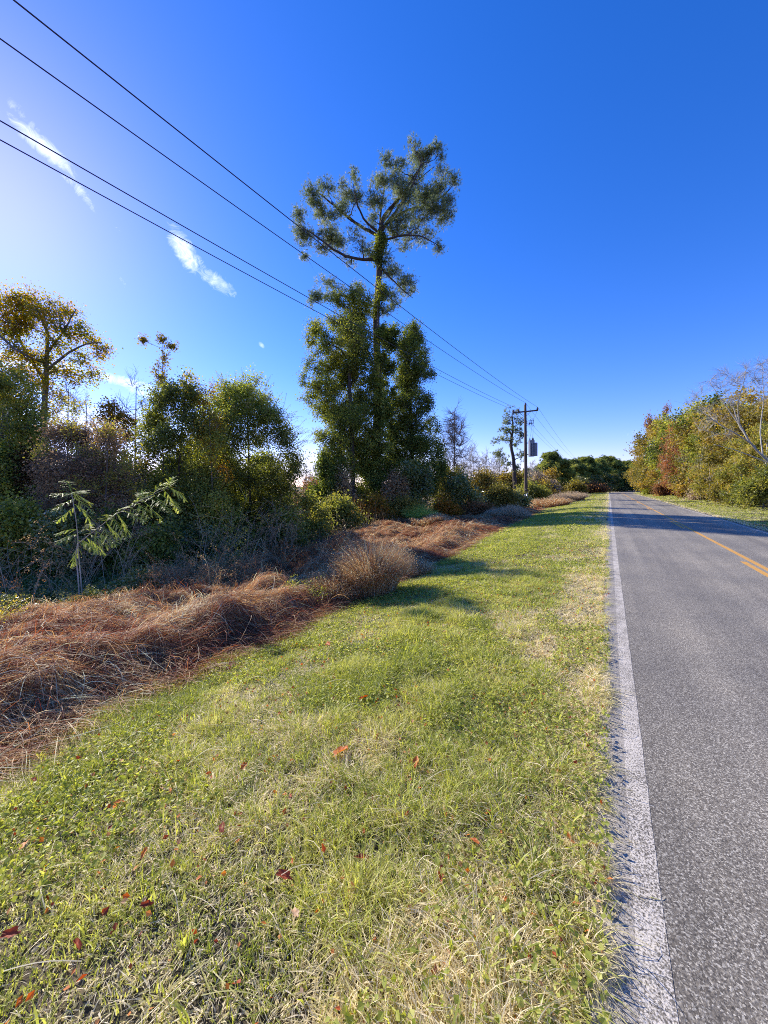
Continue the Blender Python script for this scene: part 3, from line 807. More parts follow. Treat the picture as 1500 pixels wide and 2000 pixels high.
px_tree('vine_clad_tree', 'dark green vine-hung tree below the maple at the left edge', 'tree', 18,
        [(-10, 1020, .12), (0, 900, .09), (10, 780, .04)],
        [(10, 760, 40, 34), (45, 790, 34, 34), (-30, 800, 60, 50), (20, 840, 50, 40), (60, 850, 34, 34), (70, 890, 36, 40), (20, 910, 50, 50), (-40, 900, 50, 60), (60, 950, 40, 50), (10, 990, 50, 50), (80, 1000, 40, 46)],
        'bush', leaf=.085, lpt=16, dens=8, spread=.18, limb_r=.04, twig_r=.008, seed=29, shell=.5)
px_tree('thicket_bush', 'dull purple-brown tangled bush between the maple and the mimosa', 'bush', 11.5,
        [(165, 1120, .05), (160, 980, .03), (155, 880, .02)],
        [(120, 860, 34, 30), (165, 850, 40, 30), (205, 865, 38, 34), (130, 910, 44, 40), (185, 920, 50, 40), (235, 915, 40, 40), (110, 970, 44, 44), (170, 980, 50, 44), (230, 980, 46, 46), (120, 1030, 50, 40), (190, 1040, 50, 40), (250, 1040, 44, 40)],
        'purple', leaf=.05, lpt=16, dens=17, spread=.13, limb_r=.025, twig_r=.005, seed=31, shell=.5)
px_tree('thicket_bush', 'yellow-green leafy bush in front of the purple-brown bush', 'bush', 11.0,
        [(200, 1120, .03), (205, 1000, .02), (210, 880, .015)],
        [(150, 800, 20, 16), (215, 840, 20, 14), (130, 835, 22, 16), (190, 890, 28, 18), (255, 900, 22, 26), (215, 935, 20, 20), (160, 950, 20, 16), (270, 960, 24, 26), (90, 880, 22, 26)],
        'gold', leaf=.05, lpt=12, dens=9, spread=.13, limb_r=.015, twig_r=.004, seed=33, shell=.6)
px_tree('orange_tree', 'small tree with orange leaves standing between the thicket bushes', 'tree', 16,
        [(222, 1010, .06), (223, 880, .045), (224, 790, .02)],
        [(222, 795, 18, 16), (210, 815, 20, 16), (240, 815, 18, 16), (225, 840, 28, 18), (250, 850, 16, 14), (200, 850, 18, 14)],
        'orange', leaf=.075, lpt=12, dens=12, spread=.12, limb_r=.02, twig_r=.006, seed=37)
for i, (px_, top, Z, lab) in enumerate(((130, 740, 22, 'pale leafless sapling with fine twigs behind the purple-brown bush'),
                                      (262, 735, 20, 'bare sapling rising right behind the small orange tree'),
                                      (165, 770, 24, 'bare bushy sapling against the low cloud left of the small orange tree'))):
    px_tree('bare_tree', lab, 'tree', Z, [(px_, 1000, .06), (px_ + 2, 880, .045), (px_ + 4, top + 20, .015)],
            [(px_, top + 20, 16, 26), (px_ - 18, top + 60, 20, 26), (px_ + 18, top + 55, 20, 28), (px_, top + 95, 30, 26)],
            'bush', bark='bark_grey', kind='bare', lpt=7, dens=9, spread=.45, limb_r=.025, twig_r=.007, seed=40 + i, group='bare saplings behind the thicket', shell=.7)
TA = [(365, 745, 13, 14), (352, 765, 20, 20), (378, 775, 20, 20), (330, 790, 30, 24), (372, 805, 36, 28), (305, 820, 26, 26), (340, 840, 40, 32), (395, 830, 30, 30),
      (300, 870, 34, 34), (350, 890, 44, 36), (400, 880, 40, 38), (320, 935, 44, 36), (380, 945, 48, 38), (300, 985, 40, 36), (350, 1000, 50, 38), (410, 1000, 44, 40)]
TA += [(290, 1040, 46, 40), (350, 1050, 56, 40), (410, 1045, 50, 40), (440, 1000, 30, 40), (270, 930, 26, 40)]
px_tree('thicket_bush', 'tall dark bush with a pointed top in the middle of the left thicket', 'bush', 12.5,
        [(350, 1110, .05), (345, 960, .04), (355, 840, .03), (365, 740, .015)], [(*b, None, 1.0, .18 + .35 * ((k * 7) % 5 == 0)) for k, b in enumerate(TA)], 'bush', bark='bark', leaf=.055, lpt=19, dens=19,
        spread=.125, limb_r=.03, twig_r=.005, seed=43, shell=.5)
px_tree('seedling_tree', 'thin sapling with sparse leaves poking above the dark pointed bush', 'tree', 13.2,
        [(322, 1050, .03), (318, 880, .025), (317, 740, .018), (318, 665, .008)],
        [(316, 730, 9, 26), (322, 700, 8, 18), (318, 665, 11, 9), (322, 755, 12, 14), (335, 675, 6, 5), (280, 665, 5, 3)], 'olive', leaf=.06, lpt=8, dens=16, spread=.07,
        limb_r=.012, twig_r=.005, seed=45)
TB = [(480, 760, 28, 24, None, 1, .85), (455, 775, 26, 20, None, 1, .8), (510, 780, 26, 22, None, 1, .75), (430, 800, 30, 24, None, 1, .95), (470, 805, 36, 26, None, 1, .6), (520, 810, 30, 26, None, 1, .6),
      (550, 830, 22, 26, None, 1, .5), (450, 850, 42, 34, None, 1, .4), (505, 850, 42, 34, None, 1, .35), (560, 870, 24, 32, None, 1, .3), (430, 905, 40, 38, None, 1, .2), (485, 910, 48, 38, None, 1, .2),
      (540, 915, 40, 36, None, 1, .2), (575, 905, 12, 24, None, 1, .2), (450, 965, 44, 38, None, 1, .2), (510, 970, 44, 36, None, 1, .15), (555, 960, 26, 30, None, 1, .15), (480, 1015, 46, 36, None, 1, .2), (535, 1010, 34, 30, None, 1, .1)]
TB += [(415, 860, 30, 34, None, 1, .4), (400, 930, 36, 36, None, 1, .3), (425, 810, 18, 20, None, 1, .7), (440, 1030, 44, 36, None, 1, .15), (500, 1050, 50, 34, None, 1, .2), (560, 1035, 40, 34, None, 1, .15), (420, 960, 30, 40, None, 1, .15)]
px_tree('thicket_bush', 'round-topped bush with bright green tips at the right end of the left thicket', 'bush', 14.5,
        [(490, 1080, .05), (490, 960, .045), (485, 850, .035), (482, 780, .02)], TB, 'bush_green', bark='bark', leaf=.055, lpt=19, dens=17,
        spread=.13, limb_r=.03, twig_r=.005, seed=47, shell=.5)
px_tree('climbing_vine', 'yellowing vine draped over the middle of the left thicket', 'vine', 12.0,
        [(410, 1080, .03), (415, 950, .02), (410, 820, .015)],
        [(405, 765, 16, 14), (395, 800, 14, 20), (415, 830, 18, 24), (420, 880, 14, 26), (300, 900, 14, 24), (330, 960, 18, 20), (440, 920, 14, 20), (440, 1000, 20, 14)],
        'orange', leaf=.05, lpt=10, dens=10, spread=.12, limb_r=.01, twig_r=.004, seed=49, crown_name='foliage')
# feathery sprays at the top of the round bush
rng = np.random.default_rng(51)
root = empty('feathery_vine', tuple(on_ground(485, 14.4)), 'feathery light green sprays crowning the round-topped bush', 'vine')
mb = MB(); ml = MB()
n = 150
pxs = rng.uniform(430, 585, n); pys = 765 + np.clip(pxs - 500, 0, 99) * 1.2 + rng.uniform(-10, 50, n)
st = np.array([P(a, b, 14.4 + rng.uniform(-1.2, 1.0)) for a, b in zip(pxs, pys)])
dirn = unit(np.stack([(pxs - 480) / 90] * 3, -1) * R3 + UP * rng.uniform(.3, 1.0, (n, 1)) + rng.normal(0, .3, (n, 3)))
en = st + dirn * rng.uniform(.35, .9, (n, 1))
SP = bez(st, en, np.array([0, 0, .08]) + rng.normal(0, .04, (n, 3)), 7)
tubes(mb, SP, np.full((n, 7), .004), 3, .5)
q = np.repeat(np.arange(n), 34); f = rng.uniform(.1, 1, len(q)) * 6; fi = np.floor(f).astype(int).clip(0, 5); ff = (f - fi)[:, None]
pos = SP[q, fi] * (1 - ff) + SP[q, fi + 1] * ff
leaves(ml, rng, pos + rng.normal(0, .02, pos.shape), .05, rng.uniform(.4, 1, len(q)), up=.3, asp=.3, droop=.3)
b0 = tuple(root.location)
mb.build('stems', M['twig'], root, b0); ml.build('foliage', M['bush_green'], root, b0)

# ------------------------------------------------------------------ brambles, canes and ground cover in the shade
def cane_clump(name, label, cat, Z, boxpx, n, mat, hmin, hmax, rad, seed, leafmat=None, nleaf=0, leaf=.04, arch=.5, group=None, depth=1.2, tl=(.2, 1)):
    rng = np.random.default_rng(seed)
    x0, x1 = boxpx
    base = on_ground((x0 + x1) / 2, Z)
    root = empty(name, tuple(base), label, cat, group)
    px_ = rng.uniform(x0, x1, n); zz = Z + rng.uniform(-depth, depth, n)
    st = np.array([P(a, HY, z) for a, z in zip(px_, zz)]); st[:, 2] = surf_z(st[:, 0], st[:, 1]) - .02
    h = rng.uniform(hmin, hmax, n)
    a = rng.uniform(0, 2 * math.pi, n)
    en = st + np.stack([np.cos(a), np.sin(a), 0 * a], -1) * (h * rng.uniform(.1, arch, n))[:, None] + UP * (h * rng.uniform(.5, 1, n))[:, None]
    C = bez(st, en, UP * (h * .35)[:, None] + rng.normal(0, .08, (n, 3)) * h[:, None], 8)
    mb = MB()
    tubes(mb, C, np.linspace(1, .35, 8)[None].repeat(n, 0) * rad, 4, rng.uniform(.1, 1, n))
    # side shoots
    ns = n * 4; q = np.repeat(np.arange(n), 4); ti = rng.integers(2, 8, ns)
    s0 = C[q, ti]; e0 = s0 + rdir(rng, ns) * (h[q] * rng.uniform(.1, .32, ns))[:, None] + UP * (.05 * h[q])[:, None]
    S2 = bez(s0, e0, rng.normal(0, .04, (ns, 3)), 4)
    tubes(mb, S2, np.linspace(.6, .25, 4)[None].repeat(ns, 0) * rad, 3, rng.uniform(.2, 1, ns))
    mb.build('stems', M[mat], root, tuple(base))
    if leafmat:
        ml = MB()
        q = rng.integers(0, ns, nleaf); ti = rng.integers(0, 4, nleaf)
        leaves(ml, rng, S2[q, ti] + rng.normal(0, .03, (nleaf, 3)), leaf, rng.uniform(*tl, nleaf), up=.4, asp=.55)
        ml.build('foliage', M[leafmat], root, tuple(base))
    return root
cane_clump('bramble', 'grey tangled bramble canes in front of the tall dark pointed bush', 'bramble', 9.5, (290, 430), 60, 'twig', .6, 1.7, .006, 61, 'purple', 4500, .03, .9)
cane_clump('bramble', 'tangled leafless canes under the round-topped bush', 'bramble', 12, (430, 580), 60, 'twig', .6, 2.0, .007, 62, 'purple', 6000, .035, .9)
cane_clump('bramble', 'pale upright canes at the left edge beside the mimosa', 'bramble', 8.2, (-60, 60), 60, 'twig', .6, 2.0, .006, 63, 'russet', 1800, .03, .6)
cane_clump('dead_weeds', 'pinkish dry weeds left of the tall grass clump', 'weeds', 10.3, (540, 690), 260, 'dry', .3, .8, .004, 64, 'russet', 12000, .02, .8, depth=1.6)
cane_clump('dead_weeds', 'brown-purple dry weeds behind the matted grass below the brambles', 'weeds', 8.4, (300, 520), 300, 'dry', .3, .85, .004, 65, 'purple', 16000, .022, .9, depth=1.0)
cane_clump('dead_weeds', 'tan and rust dry weeds at the foot of the grey brambles', 'weeds', 7.6, (270, 370), 130, 'straw', .25, .6, .003, 66, 'russet', 5000, .018, .8, depth=.5)
cane_clump('bramble', 'tall pale bare canes behind the mimosa', 'bramble', 9.2, (90, 290), 45, 'twig', .8, 2.3, .0055, 67, 'purple', 3500, .035, .6)
cane_clump('bramble', 'arching pale canes between the two darkest bushes', 'bramble', 10.8, (380, 480), 40, 'twig', .8, 2.4, .006, 68, 'bush', 2500, .04, .8)
cane_clump('green_weeds', 'leafy dark green weeds at the foot of the mimosa', 'weeds', 7.4, (0, 240), 160, 'twig', .2, .6, .003, 69, 'ivy', 9000, .035, .8, depth=.9)
cane_clump('green_weeds', 'yellow-green weeds poking through the matted grass at the left edge', 'weeds', 4.9, (-20, 30), 40, 'straw', .15, .45, .002, 72, 'gold', 700, .03, .8, depth=.4)
cane_clump('green_weeds', 'small green vine patch on the matted grass left of the tallest clump', 'weeds', 6.2, (560, 640), 50, 'straw', .1, .35, .002, 73, 'vine', 1200, .03, .8, depth=.4)
# low ivy carpet in the shade
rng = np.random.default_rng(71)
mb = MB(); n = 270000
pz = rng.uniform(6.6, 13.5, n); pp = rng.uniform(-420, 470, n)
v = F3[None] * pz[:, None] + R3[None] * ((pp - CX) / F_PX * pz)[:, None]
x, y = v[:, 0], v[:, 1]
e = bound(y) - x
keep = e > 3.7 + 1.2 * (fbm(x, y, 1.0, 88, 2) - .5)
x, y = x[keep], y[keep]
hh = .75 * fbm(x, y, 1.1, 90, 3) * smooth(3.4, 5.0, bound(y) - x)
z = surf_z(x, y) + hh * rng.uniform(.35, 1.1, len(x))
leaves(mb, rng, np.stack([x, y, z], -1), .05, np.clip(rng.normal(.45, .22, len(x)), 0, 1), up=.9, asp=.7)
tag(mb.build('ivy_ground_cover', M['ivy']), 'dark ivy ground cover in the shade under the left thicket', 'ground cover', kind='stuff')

# ------------------------------------------------------------------ mimosa sapling
def mimosa():
    rng = np.random.default_rng(81)
    Z = 7.0
    base = on_ground(160, Z)
    root = empty('mimosa_sapling', tuple(base), 'light green mimosa sapling with feathery fronds on two thin pale stems', 'sapling')
    def line(pts, r0, r1, nm='stem'):
        A = np.array([P(a, b, Z + c) for a, b, c in pts])
        s = np.linspace(0, len(A) - 1, 24)
        A = np.stack([np.interp(s, np.arange(len(A)), A[:, k]) for k in range(3)], -1)
        mb = MB(); tubes(mb, A, np.linspace(r0, r1, 24), 7, .8); mb.build(nm, M['bark_pale'], root, tuple(base), True)
    g = on_ground(158, Z)
    gy_ = HY - (g[2] - EYE) / Z * F_PX
    line([(158, gy_ + 4, 0), (152, 1120, 0), (148, 1085, -.05), (152, 1062, -.05)], .012, .009)
    line([(164, gy_ + 4, .05), (157, 1120, .05), (153, 1075, .05), (152, 1050, 0), (148, 1010, -.1), (140, 965, -.15)], .011, .005)
    line([(152, 1062, 0), (180, 1040, -.1), (225, 1005, -.25), (280, 975, -.4), (330, 952, -.5)], .008, .0025, 'branch')
    fronds = []   # (x0,y0,x1,y1,sag px)
    for (a, b, c, d) in ((140, 965, 104, 972), (142, 975, 105, 1000), (146, 990, 108, 1022), (140, 962, 180, 985), (143, 970, 184, 1005), (140, 962, 128, 940), (146, 985, 180, 1030),
                         (141, 965, 165, 965), (150, 1035, 110, 1045), (150, 1045, 112, 1062), (152, 1055, 188, 1080), (152, 1060, 140, 1110), (160, 1055, 205, 1085)):
        fronds.append((a, b, c, d))
    for t in np.linspace(.05, 1, 17):
        bx = np.interp(t, [0, .2, .45, .72, 1], [152, 180, 225, 280, 330]); by = np.interp(t, [0, .2, .45, .72, 1], [1062, 1040, 1005, 975, 952])
        fronds.append((bx, by, bx + rng.uniform(26, 48), by + rng.uniform(24, 48)))
        if rng.uniform() < .5: fronds.append((bx, by, bx + rng.uniform(-4, 22), by - rng.uniform(8, 22)))
    for (a, b, c, d) in fronds:
        dz = rng.uniform(-.35, .35); z0 = Z - .3 * max(0, (a - 152)) / 180 * 1.6
        s = P(a, b, z0); e = P(c, d, z0 + dz)
        mb = MB()
        R = bez(s[None], e[None], np.array([[0, 0, rng.uniform(.02, .11)]]) + rng.normal(0, .02, (1, 3)), 12)
        tubes(mb, R, np.linspace(.0045, .0015, 12)[None], 4, .5)
        ax = unit((e - s)[None])[0]; L = np.linalg.norm(e - s)
        npn = 9
        for k in range(npn):
            f = .18 + .8 * k / (npn - 1); p0 = R[0][min(11, int(f * 11))]
            for sg in (-1, 1):
                sd = unit(np.cross(ax, UP + rng.normal(0, .15, 3))[None])[0] * sg
                ln = (.125 * math.sin(math.pi * (.2 + .75 * f)) + .03) * rng.uniform(.6, 1.2)
                if rng.uniform() < .08: continue
                p1 = p0 + (sd * rng.uniform(.45, .9) + ax * rng.uniform(.45, .9) - UP * rng.uniform(.0, .45)) * ln * 1.1
                C = bez(p0[None], p1[None], np.array([[0, 0, .012]]), 10)
                tubes(mb, C, np.full((1, 10), .0012), 3, .3)
                # leaflets in two ranks
                q = np.repeat(np.arange(1, 10), 2); sgn = np.tile([-1, 1], 9)
                dirc = unit((C[0][9] - C[0][0])[None])[0]; sd2 = unit(np.cross(dirc, UP)[None])[0]
                pos = C[0][q]; tip = pos + sd2 * (sgn * .012)[:, None] + dirc * .008 - UP * .003
                w = dirc * .0042
                v = np.stack([pos - w, pos + w, tip + w * .6, tip - w * .6], 1)
                mb.add(v.reshape(-1, 3), np.arange(len(q) * 4).reshape(-1, 4), np.full(len(q) * 4, rng.uniform(.2, 1)))
        mb.build('frond', M['mimosa'], root, tuple(base))
mimosa()

# ------------------------------------------------------------------ tall dry grass clump
def grass_clump(name, label, px_, Z, rad, n, h0, h1, mat, seed, wid=.003, out=.55, group=None, sq=1.0, kk=6):
    rng = np.random.default_rng(seed)
    base = on_ground(px_, Z)
    a = rng.uniform(0, 2 * math.pi, n); r = rad * np.sqrt(rng.uniform(0, 1, n))
    x = base[0] + np.cos(a) * r; y = base[1] + np.sin(a) * r * sq
    d = unit(np.stack([np.cos(a), np.sin(a), 0 * a], -1) * (r / rad)[:, None] + rng.normal(0, .5, (n, 3)) * np.array([1, 1, 0]))
    h = rng.uniform(h0, h1, n) * (1 - .45 * (r / rad) ** 2)
    t = np.linspace(0, 1, kk)
    ln = rng.uniform(.15, out, n) + .35 * (r / rad)
    Pt = np.stack([x, y, surf_z(x, y) - .03], -1)[:, None] + d[:, None] * (h * ln)[:, None, None] * (t ** 1.7)[None, :, None] + UP * (h[:, None] * (t[None] - (.25 * ln[:, None] + rng.uniform(0, .25, (n, 1))) * t[None] ** 3))[..., None]
    Pt += rng.normal(0, .01, (n, 1, 3)) * t[None, :, None]
    mb = MB()
    W = (rng.uniform(.5, 1.2, n) * wid)[:, None] * (1 - .85 * t ** 2)[None]
    ribbons(mb, Pt, unit(np.cross(d, UP) + rng.normal(0, .5, (n, 3))), W, np.clip(.58 + rng.normal(0, .24, n), 0, 1))
    # curled tips / seed heads
    m = n // 2
    leaves(mb, rng, Pt[:m, -1] + rng.normal(0, .012, (m, 3)), wid * 9, rng.uniform(.5, 1, m), up=.2, asp=.3, droop=.6)
    q = rng.integers(0, n, n * 2); ti = rng.integers(1, kk, n * 2)
    leaves(mb, rng, Pt[q, ti] + rng.normal(0, .01, (n * 2, 3)), wid * 8, np.clip(rng.normal(.35, .25, n * 2), 0, 1), up=.2, asp=.22, droop=.8)
    return tag(mb.build(name, M[mat], None, tuple(base)), label, 'grass clump', group)
grass_clump('dry_grass_clump', 'tall dome of dry brown grass, the highest clump at the edge of the mown verge', 728, 6.6, .40, 8500, .85, 1.32, 'dry', 91, .0024, .28)
grass_clump('dry_grass_clump', 'low tan clump merging into the left foot of the tallest dry clump', 665, 6.5, .42, 3000, .4, .62, 'dry', 92, .0028)
grass_clump('dry_grass_clump', 'pale tan grass hummock nearest the utility pole on the verge edge', 990, 25, 1.3, 4500, .6, .9, 'straw', 93, .008)
grass_clump('dry_grass_clump', 'long pale grass hummock in the brown mat in front of the pine', 850, 22, 1.3, 4500, .6, .9, 'dry', 94, .008)
grass_clump('green_weed_clump', 'wispy pale green weed clump among the brown grass before the pine', 822, 25, .9, 3500, .8, 1.3, 'mimosa', 95, .008)
grass_clump('dry_grass_clump', 'plume-topped tan grass stand right of the utility pole', 1105, 50, 2.2, 4500, 1.2, 1.9, 'straw', 96, .016)
grass_clump('dry_grass_clump', 'rusty grass stand on the verge edge just right of the utility pole', 1075, 40, 1.8, 4000, .8, 1.4, 'dry', 97, .014)
grass_clump('dry_grass_clump', 'reddish grass tuft at the right foot of the tallest dry clump', 800, 8.2, .4, 2500, .3, .5, 'dry', 98, .003)

# ------------------------------------------------------------------ low shrubs in the middle distance
def px_shrub(label, px_, top, w, Z, mat, seed, group=None, name='shrub', leaf=None, dens=None, tint=None, lpt=12, ny=None, bare=False):
    rs = np.random.default_rng(seed * 3 + 1)
    g = on_ground(px_, Z); gp = HY - (g[2] - EYE) / Z * F_PX
    h = gp - top; bl = []
    n = ny or int(np.clip(w * 2.2 / max(h * .35, 6), 3, 7)) + 3
    for k in range(n * 2):
        u = rs.uniform(-1, 1); f = rs.uniform(.15, .85)
        yy = gp - h * f * math.sqrt(max(.1, 1 - u * u * .8)) * 1.05
        bl.append((px_ + u * w * .8, yy, w * rs.uniform(.22, .34), h * rs.uniform(.16, .24), None, 1.0, *( [tint + rs.uniform(-.15, .15)] if tint is not None else [])))
    k = Z / F_PX
    lf = leaf or .05 + .0028 * Z
    r = max(w * k * .25, .15)
    return px_tree(name, label, 'shrub', Z, [(px_, gp, .035), (px_ + 1, gp - h * .4, .025), (px_ - 1, gp - h * .75, .012)], bl, mat,
                   leaf=lf, lpt=lpt, dens=(dens or 10) / max(.35, (Z / 22) ** 1.4) * 1.0, spread=.12 + .004 * Z, limb_r=.02, twig_r=.004 + .0003 * Z, seed=seed, group=group,
                   crown_name='foliage', kind='bare' if bare else 'leaf', bark='twig' if bare else 'bark_grey')

px_shrub('yellow-green bush at the right foot of the round-topped bush', 600, 965, 45, 19, 'gold', 101, tint=.35)
px_shrub('yellow leafy scrub in front of the vine-clad tree', 660, 972, 50, 22, 'gold', 102, tint=.3)
px_shrub('orange-leaved scrub below the trunk of the tall pine', 735, 978, 45, 25, 'orange', 103, tint=.55)
px_shrub('green and gold scrub below the cone-shaped tree', 790, 975, 36, 26, 'olive', 104, tint=.5)
px_shrub('bright orange low shrub at the front of the scrub line', 868, 985, 30, 27, 'orange', 105, tint=.8)
px_shrub('rusty red low shrub near the utility pole', 935, 990, 34, 28, 'russet', 106, tint=.6)
px_shrub('pinkish brown bushy scrub behind the gap in the trees', 625, 935, 50, 30, 'russet', 107, tint=.25)
px_shrub('brown twiggy scrub between the gap and the vine-clad tree', 672, 925, 30, 27, 'purple', 108, tint=.8)
px_shrub('dark ivy-covered stump-like shrub left of the pine trunk', 640, 880, 34, 27.5, 'vine', 109, tint=.3, name='ivy_shrub')
px_shrub('dark ivy mass at the foot of the cone-shaped tree', 810, 905, 44, 28, 'ivy', 110, tint=.35, name='ivy_shrub')
px_shrub('reddish-brown leafy shrub against the pine trunk', 775, 900, 22, 27.5, 'purple', 111, tint=.7)
px_shrub('dark green shrub just right of the cone-shaped tree', 885, 905, 34, 33, 'olive', 112, tint=.1)
px_shrub('dense dark bush below the bare tree', 900, 930, 44, 29, 'ivy', 113, tint=.5)
px_shrub('yellow-green bush halfway between bare tree and utility pole', 940, 915, 34, 36, 'olive', 114, tint=.7)
px_shrub('dark green spreading bush left of the utility pole', 975, 945, 40, 31, 'olive', 115, tint=.2)
px_shrub('low dark bush at the foot of the utility pole', 1005, 965, 28, 34, 'ivy', 116, tint=.6)
px_shrub('golden-green bush behind the foot of the utility pole', 1035, 945, 34, 45, 'gold', 117, tint=.25)
px_shrub('tan leafy bush right of the utility pole', 1065, 935, 28, 55, 'olive', 118, tint=.9)
px_shrub('pale beige twiggy bush behind the transformer', 1055, 920, 30, 70, 'straw', 119, tint=.3)
px_shrub('light brown feathery bush under the large round pine', 1075, 915, 26, 75, 'olive', 120, tint=.9)
px_shrub('pale twiggy thicket behind the second pine', 960, 905, 44, 60, 'straw', 121, tint=.25)
px_shrub('grey-brown scrub around the foot of the second pine', 1000, 925, 40, 58, 'olive', 122, tint=.6)
px_shrub('dark scrub at the roadside before the distant trees', 1125, 945, 22, 80, 'olive', 123, tint=.4)
px_shrub('brown scrub filling the gap before the road bend', 1155, 948, 26, 95, 'russet', 124, tint=.4)

for i, (px_, top, w, Z, mt, tn, lab) in enumerate((
        (-60, 860, 80, 17, 'bush', .3, 'dark bush behind the vine-hung tree at the left edge'), (60, 880, 70, 18, 'russet', .2, 'rusty bush behind the trunk of the maple'),
        (160, 870, 60, 19, 'gold', .2, 'yellow-green bush behind the purple-brown bush'), (250, 870, 60, 18, 'bush', .5, 'mixed green bush under the small orange tree'),
        (330, 880, 60, 19, 'bush', .25, 'dark rear bush showing through the pointed bush'), (420, 870, 60, 20, 'bush', .4, 'rear bush between pointed bush and round-topped bush'),
        (520, 890, 55, 20, 'bush', .3, 'rear bush behind the round-topped bush'))):
    px_shrub(lab, px_, top, w, Z, mt, 230 + i, tint=tn, ny=9, lpt=16)
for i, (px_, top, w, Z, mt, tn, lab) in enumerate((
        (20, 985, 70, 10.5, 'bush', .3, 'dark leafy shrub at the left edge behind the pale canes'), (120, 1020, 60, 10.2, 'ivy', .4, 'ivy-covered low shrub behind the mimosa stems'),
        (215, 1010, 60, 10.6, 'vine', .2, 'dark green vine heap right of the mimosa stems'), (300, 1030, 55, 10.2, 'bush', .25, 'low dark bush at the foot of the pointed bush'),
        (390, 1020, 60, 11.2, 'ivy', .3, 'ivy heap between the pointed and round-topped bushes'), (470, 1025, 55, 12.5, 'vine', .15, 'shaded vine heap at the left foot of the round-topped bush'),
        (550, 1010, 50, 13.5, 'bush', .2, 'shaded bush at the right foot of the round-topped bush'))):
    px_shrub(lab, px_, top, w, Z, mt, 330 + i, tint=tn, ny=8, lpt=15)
rng = np.random.default_rng(251)
mb = MB(); n = 210000
pz_ = 9 + 157 * rng.uniform(0, 1, n) ** 1.7; pp = rng.uniform(-2.6, .52, n)
v = F3[None] * pz_[:, None] + R3[None] * (pp * pz_)[:, None]
x, y = v[:, 0], v[:, 1]
keep = (x - road_shift(y) < -9.5 - .1 * np.clip(y, 0, 60)) & ((pz_ > 16) | (pp < -1.2))
x, y, pz_ = x[keep], y[keep], pz_[keep]
hh = (.35 + 2.6 * fbm(x, y, .16, 260, 3) ** 1.6) * smooth(9, 14, -(x - road_shift(y)))
z = ground_z(x, y) + hh * rng.uniform(0, 1, len(x)) ** .6
leaves(mb, rng, np.stack([x, y, z], -1), .10, np.clip(.45 + .5 * (fbm(x, y, .3, 270, 2) - .5) + rng.normal(0, .18, len(x)), 0, 1), up=.2, asp=.5)
for (zz0, zz1, wd) in ((0, 30, .006), (30, 60, .012), (60, 400, .03)):
    k_ = np.where((pz_ >= zz0) & (pz_ < zz1))[0][:14000]
    st = np.stack([x[k_], y[k_], ground_z(x[k_], y[k_])], -1); m_ = len(k_)
    en = st + UP * (hh[k_] * rng.uniform(.6, 1.5, m_))[:, None] + rng.normal(0, .25, (m_, 3)) * np.array([1, 1, 0])
    C = bez(st, en, rng.normal(0, .08, (m_, 3)), 4)
    ribbons(mb, C, unit(np.cross(en - st, rdir(rng, m_))), (wd * np.array([1, .8, .6, .2]))[None].repeat(m_, 0), rng.uniform(.5, 1, m_))
tag(mb.build('field_scrub', leaf_mat('scrub_leaves', [(.07, .06, .03), (.18, .13, .07), (.30, .22, .12), (.42, .34, .21)], .35)), 'brown and straw-coloured scrub covering the field behind the trees', 'scrub', kind='stuff')

# distant bare and pale trees left of the pole
far_bare = [(887, 795, 36, 'tall leafless tree with upswept branches right of the cone-shaped tree', .09), (925, 872, 62, 'pale pinkish bare tree with pointed top', .1), (950, 885, 66, 'pale bare tree right of the pink pointed one', .1),
            (905, 895, 60, 'low bare tree between tall leafless tree and pink one', .08), (975, 880, 75, 'hazy bare tree left of the second pine', .1), (1040, 900, 80, 'bare pale tree showing behind the utility pole', .1),
            (615, 900, 55, 'leafless sapling in the gap against the cloud', .05), (650, 905, 60, 'leafless sapling at the right of the gap against the cloud', .05), (598, 905, 50, 'leafless sapling close to the round-topped bush', .05)]
for i, (px_, top, Z, lab, r) in enumerate(far_bare):
    h = 955 - top
    w = h * (.16 if i == 0 else .22)
    bl = [(px_ + s * w * .6, top + h * f, w * .55, h * .16) for s, f in ((0, .12), (-.6, .3), (.7, .3), (0, .35), (-1.1, .5), (1.1, .52), (.1, .6), (-.7, .72), (.7, .74))]
    px_tree('bare_tree', lab, 'tree', Z, [(px_, 965, r), (px_, 930, r * .85), (px_ + 1, top + h * .4, r * .5), (px_, top, r * .12)], bl, 'bush', bark='bark_grey' if i < 1 else 'bark_pale', kind='bare',
            lpt=8, dens=8.0 if i < 1 else 4, spread=.8 if i < 1 else .9, limb_r=r * .5, twig_r=.018 if i < 1 else .02, seed=140 + i, group='distant bare trees', shell=.8, sag=-.1, lean=1.2)

# second pine behind the pole
px_tree('pine_tree', 'sparse crooked pine standing directly behind the utility pole', 'tree', 52,
        [(1009, 970, .30), (1005, 920, .26), (998, 875, .2), (1003, 840, .14), (1000, 810, .07)],
        [(1000, 808, 14, 9), (990, 820, 12, 9), (1012, 822, 12, 9), (985, 838, 12, 9), (1003, 840, 14, 9), (1018, 850, 10, 9), (974, 858, 10, 7), (990, 858, 12, 8), (1010, 868, 10, 8), (972, 890, 12, 10), (985, 905, 12, 10), (1020, 890, 8, 9), (1012, 915, 9, 8)],
        'pine_needle', bark='bark', kind='needle', lpt=4, dens=1.9, spread=.25, nl=.34, npr=14, nw=.05, limb_r=.09, twig_r=.025, seed=160, shell=.6)

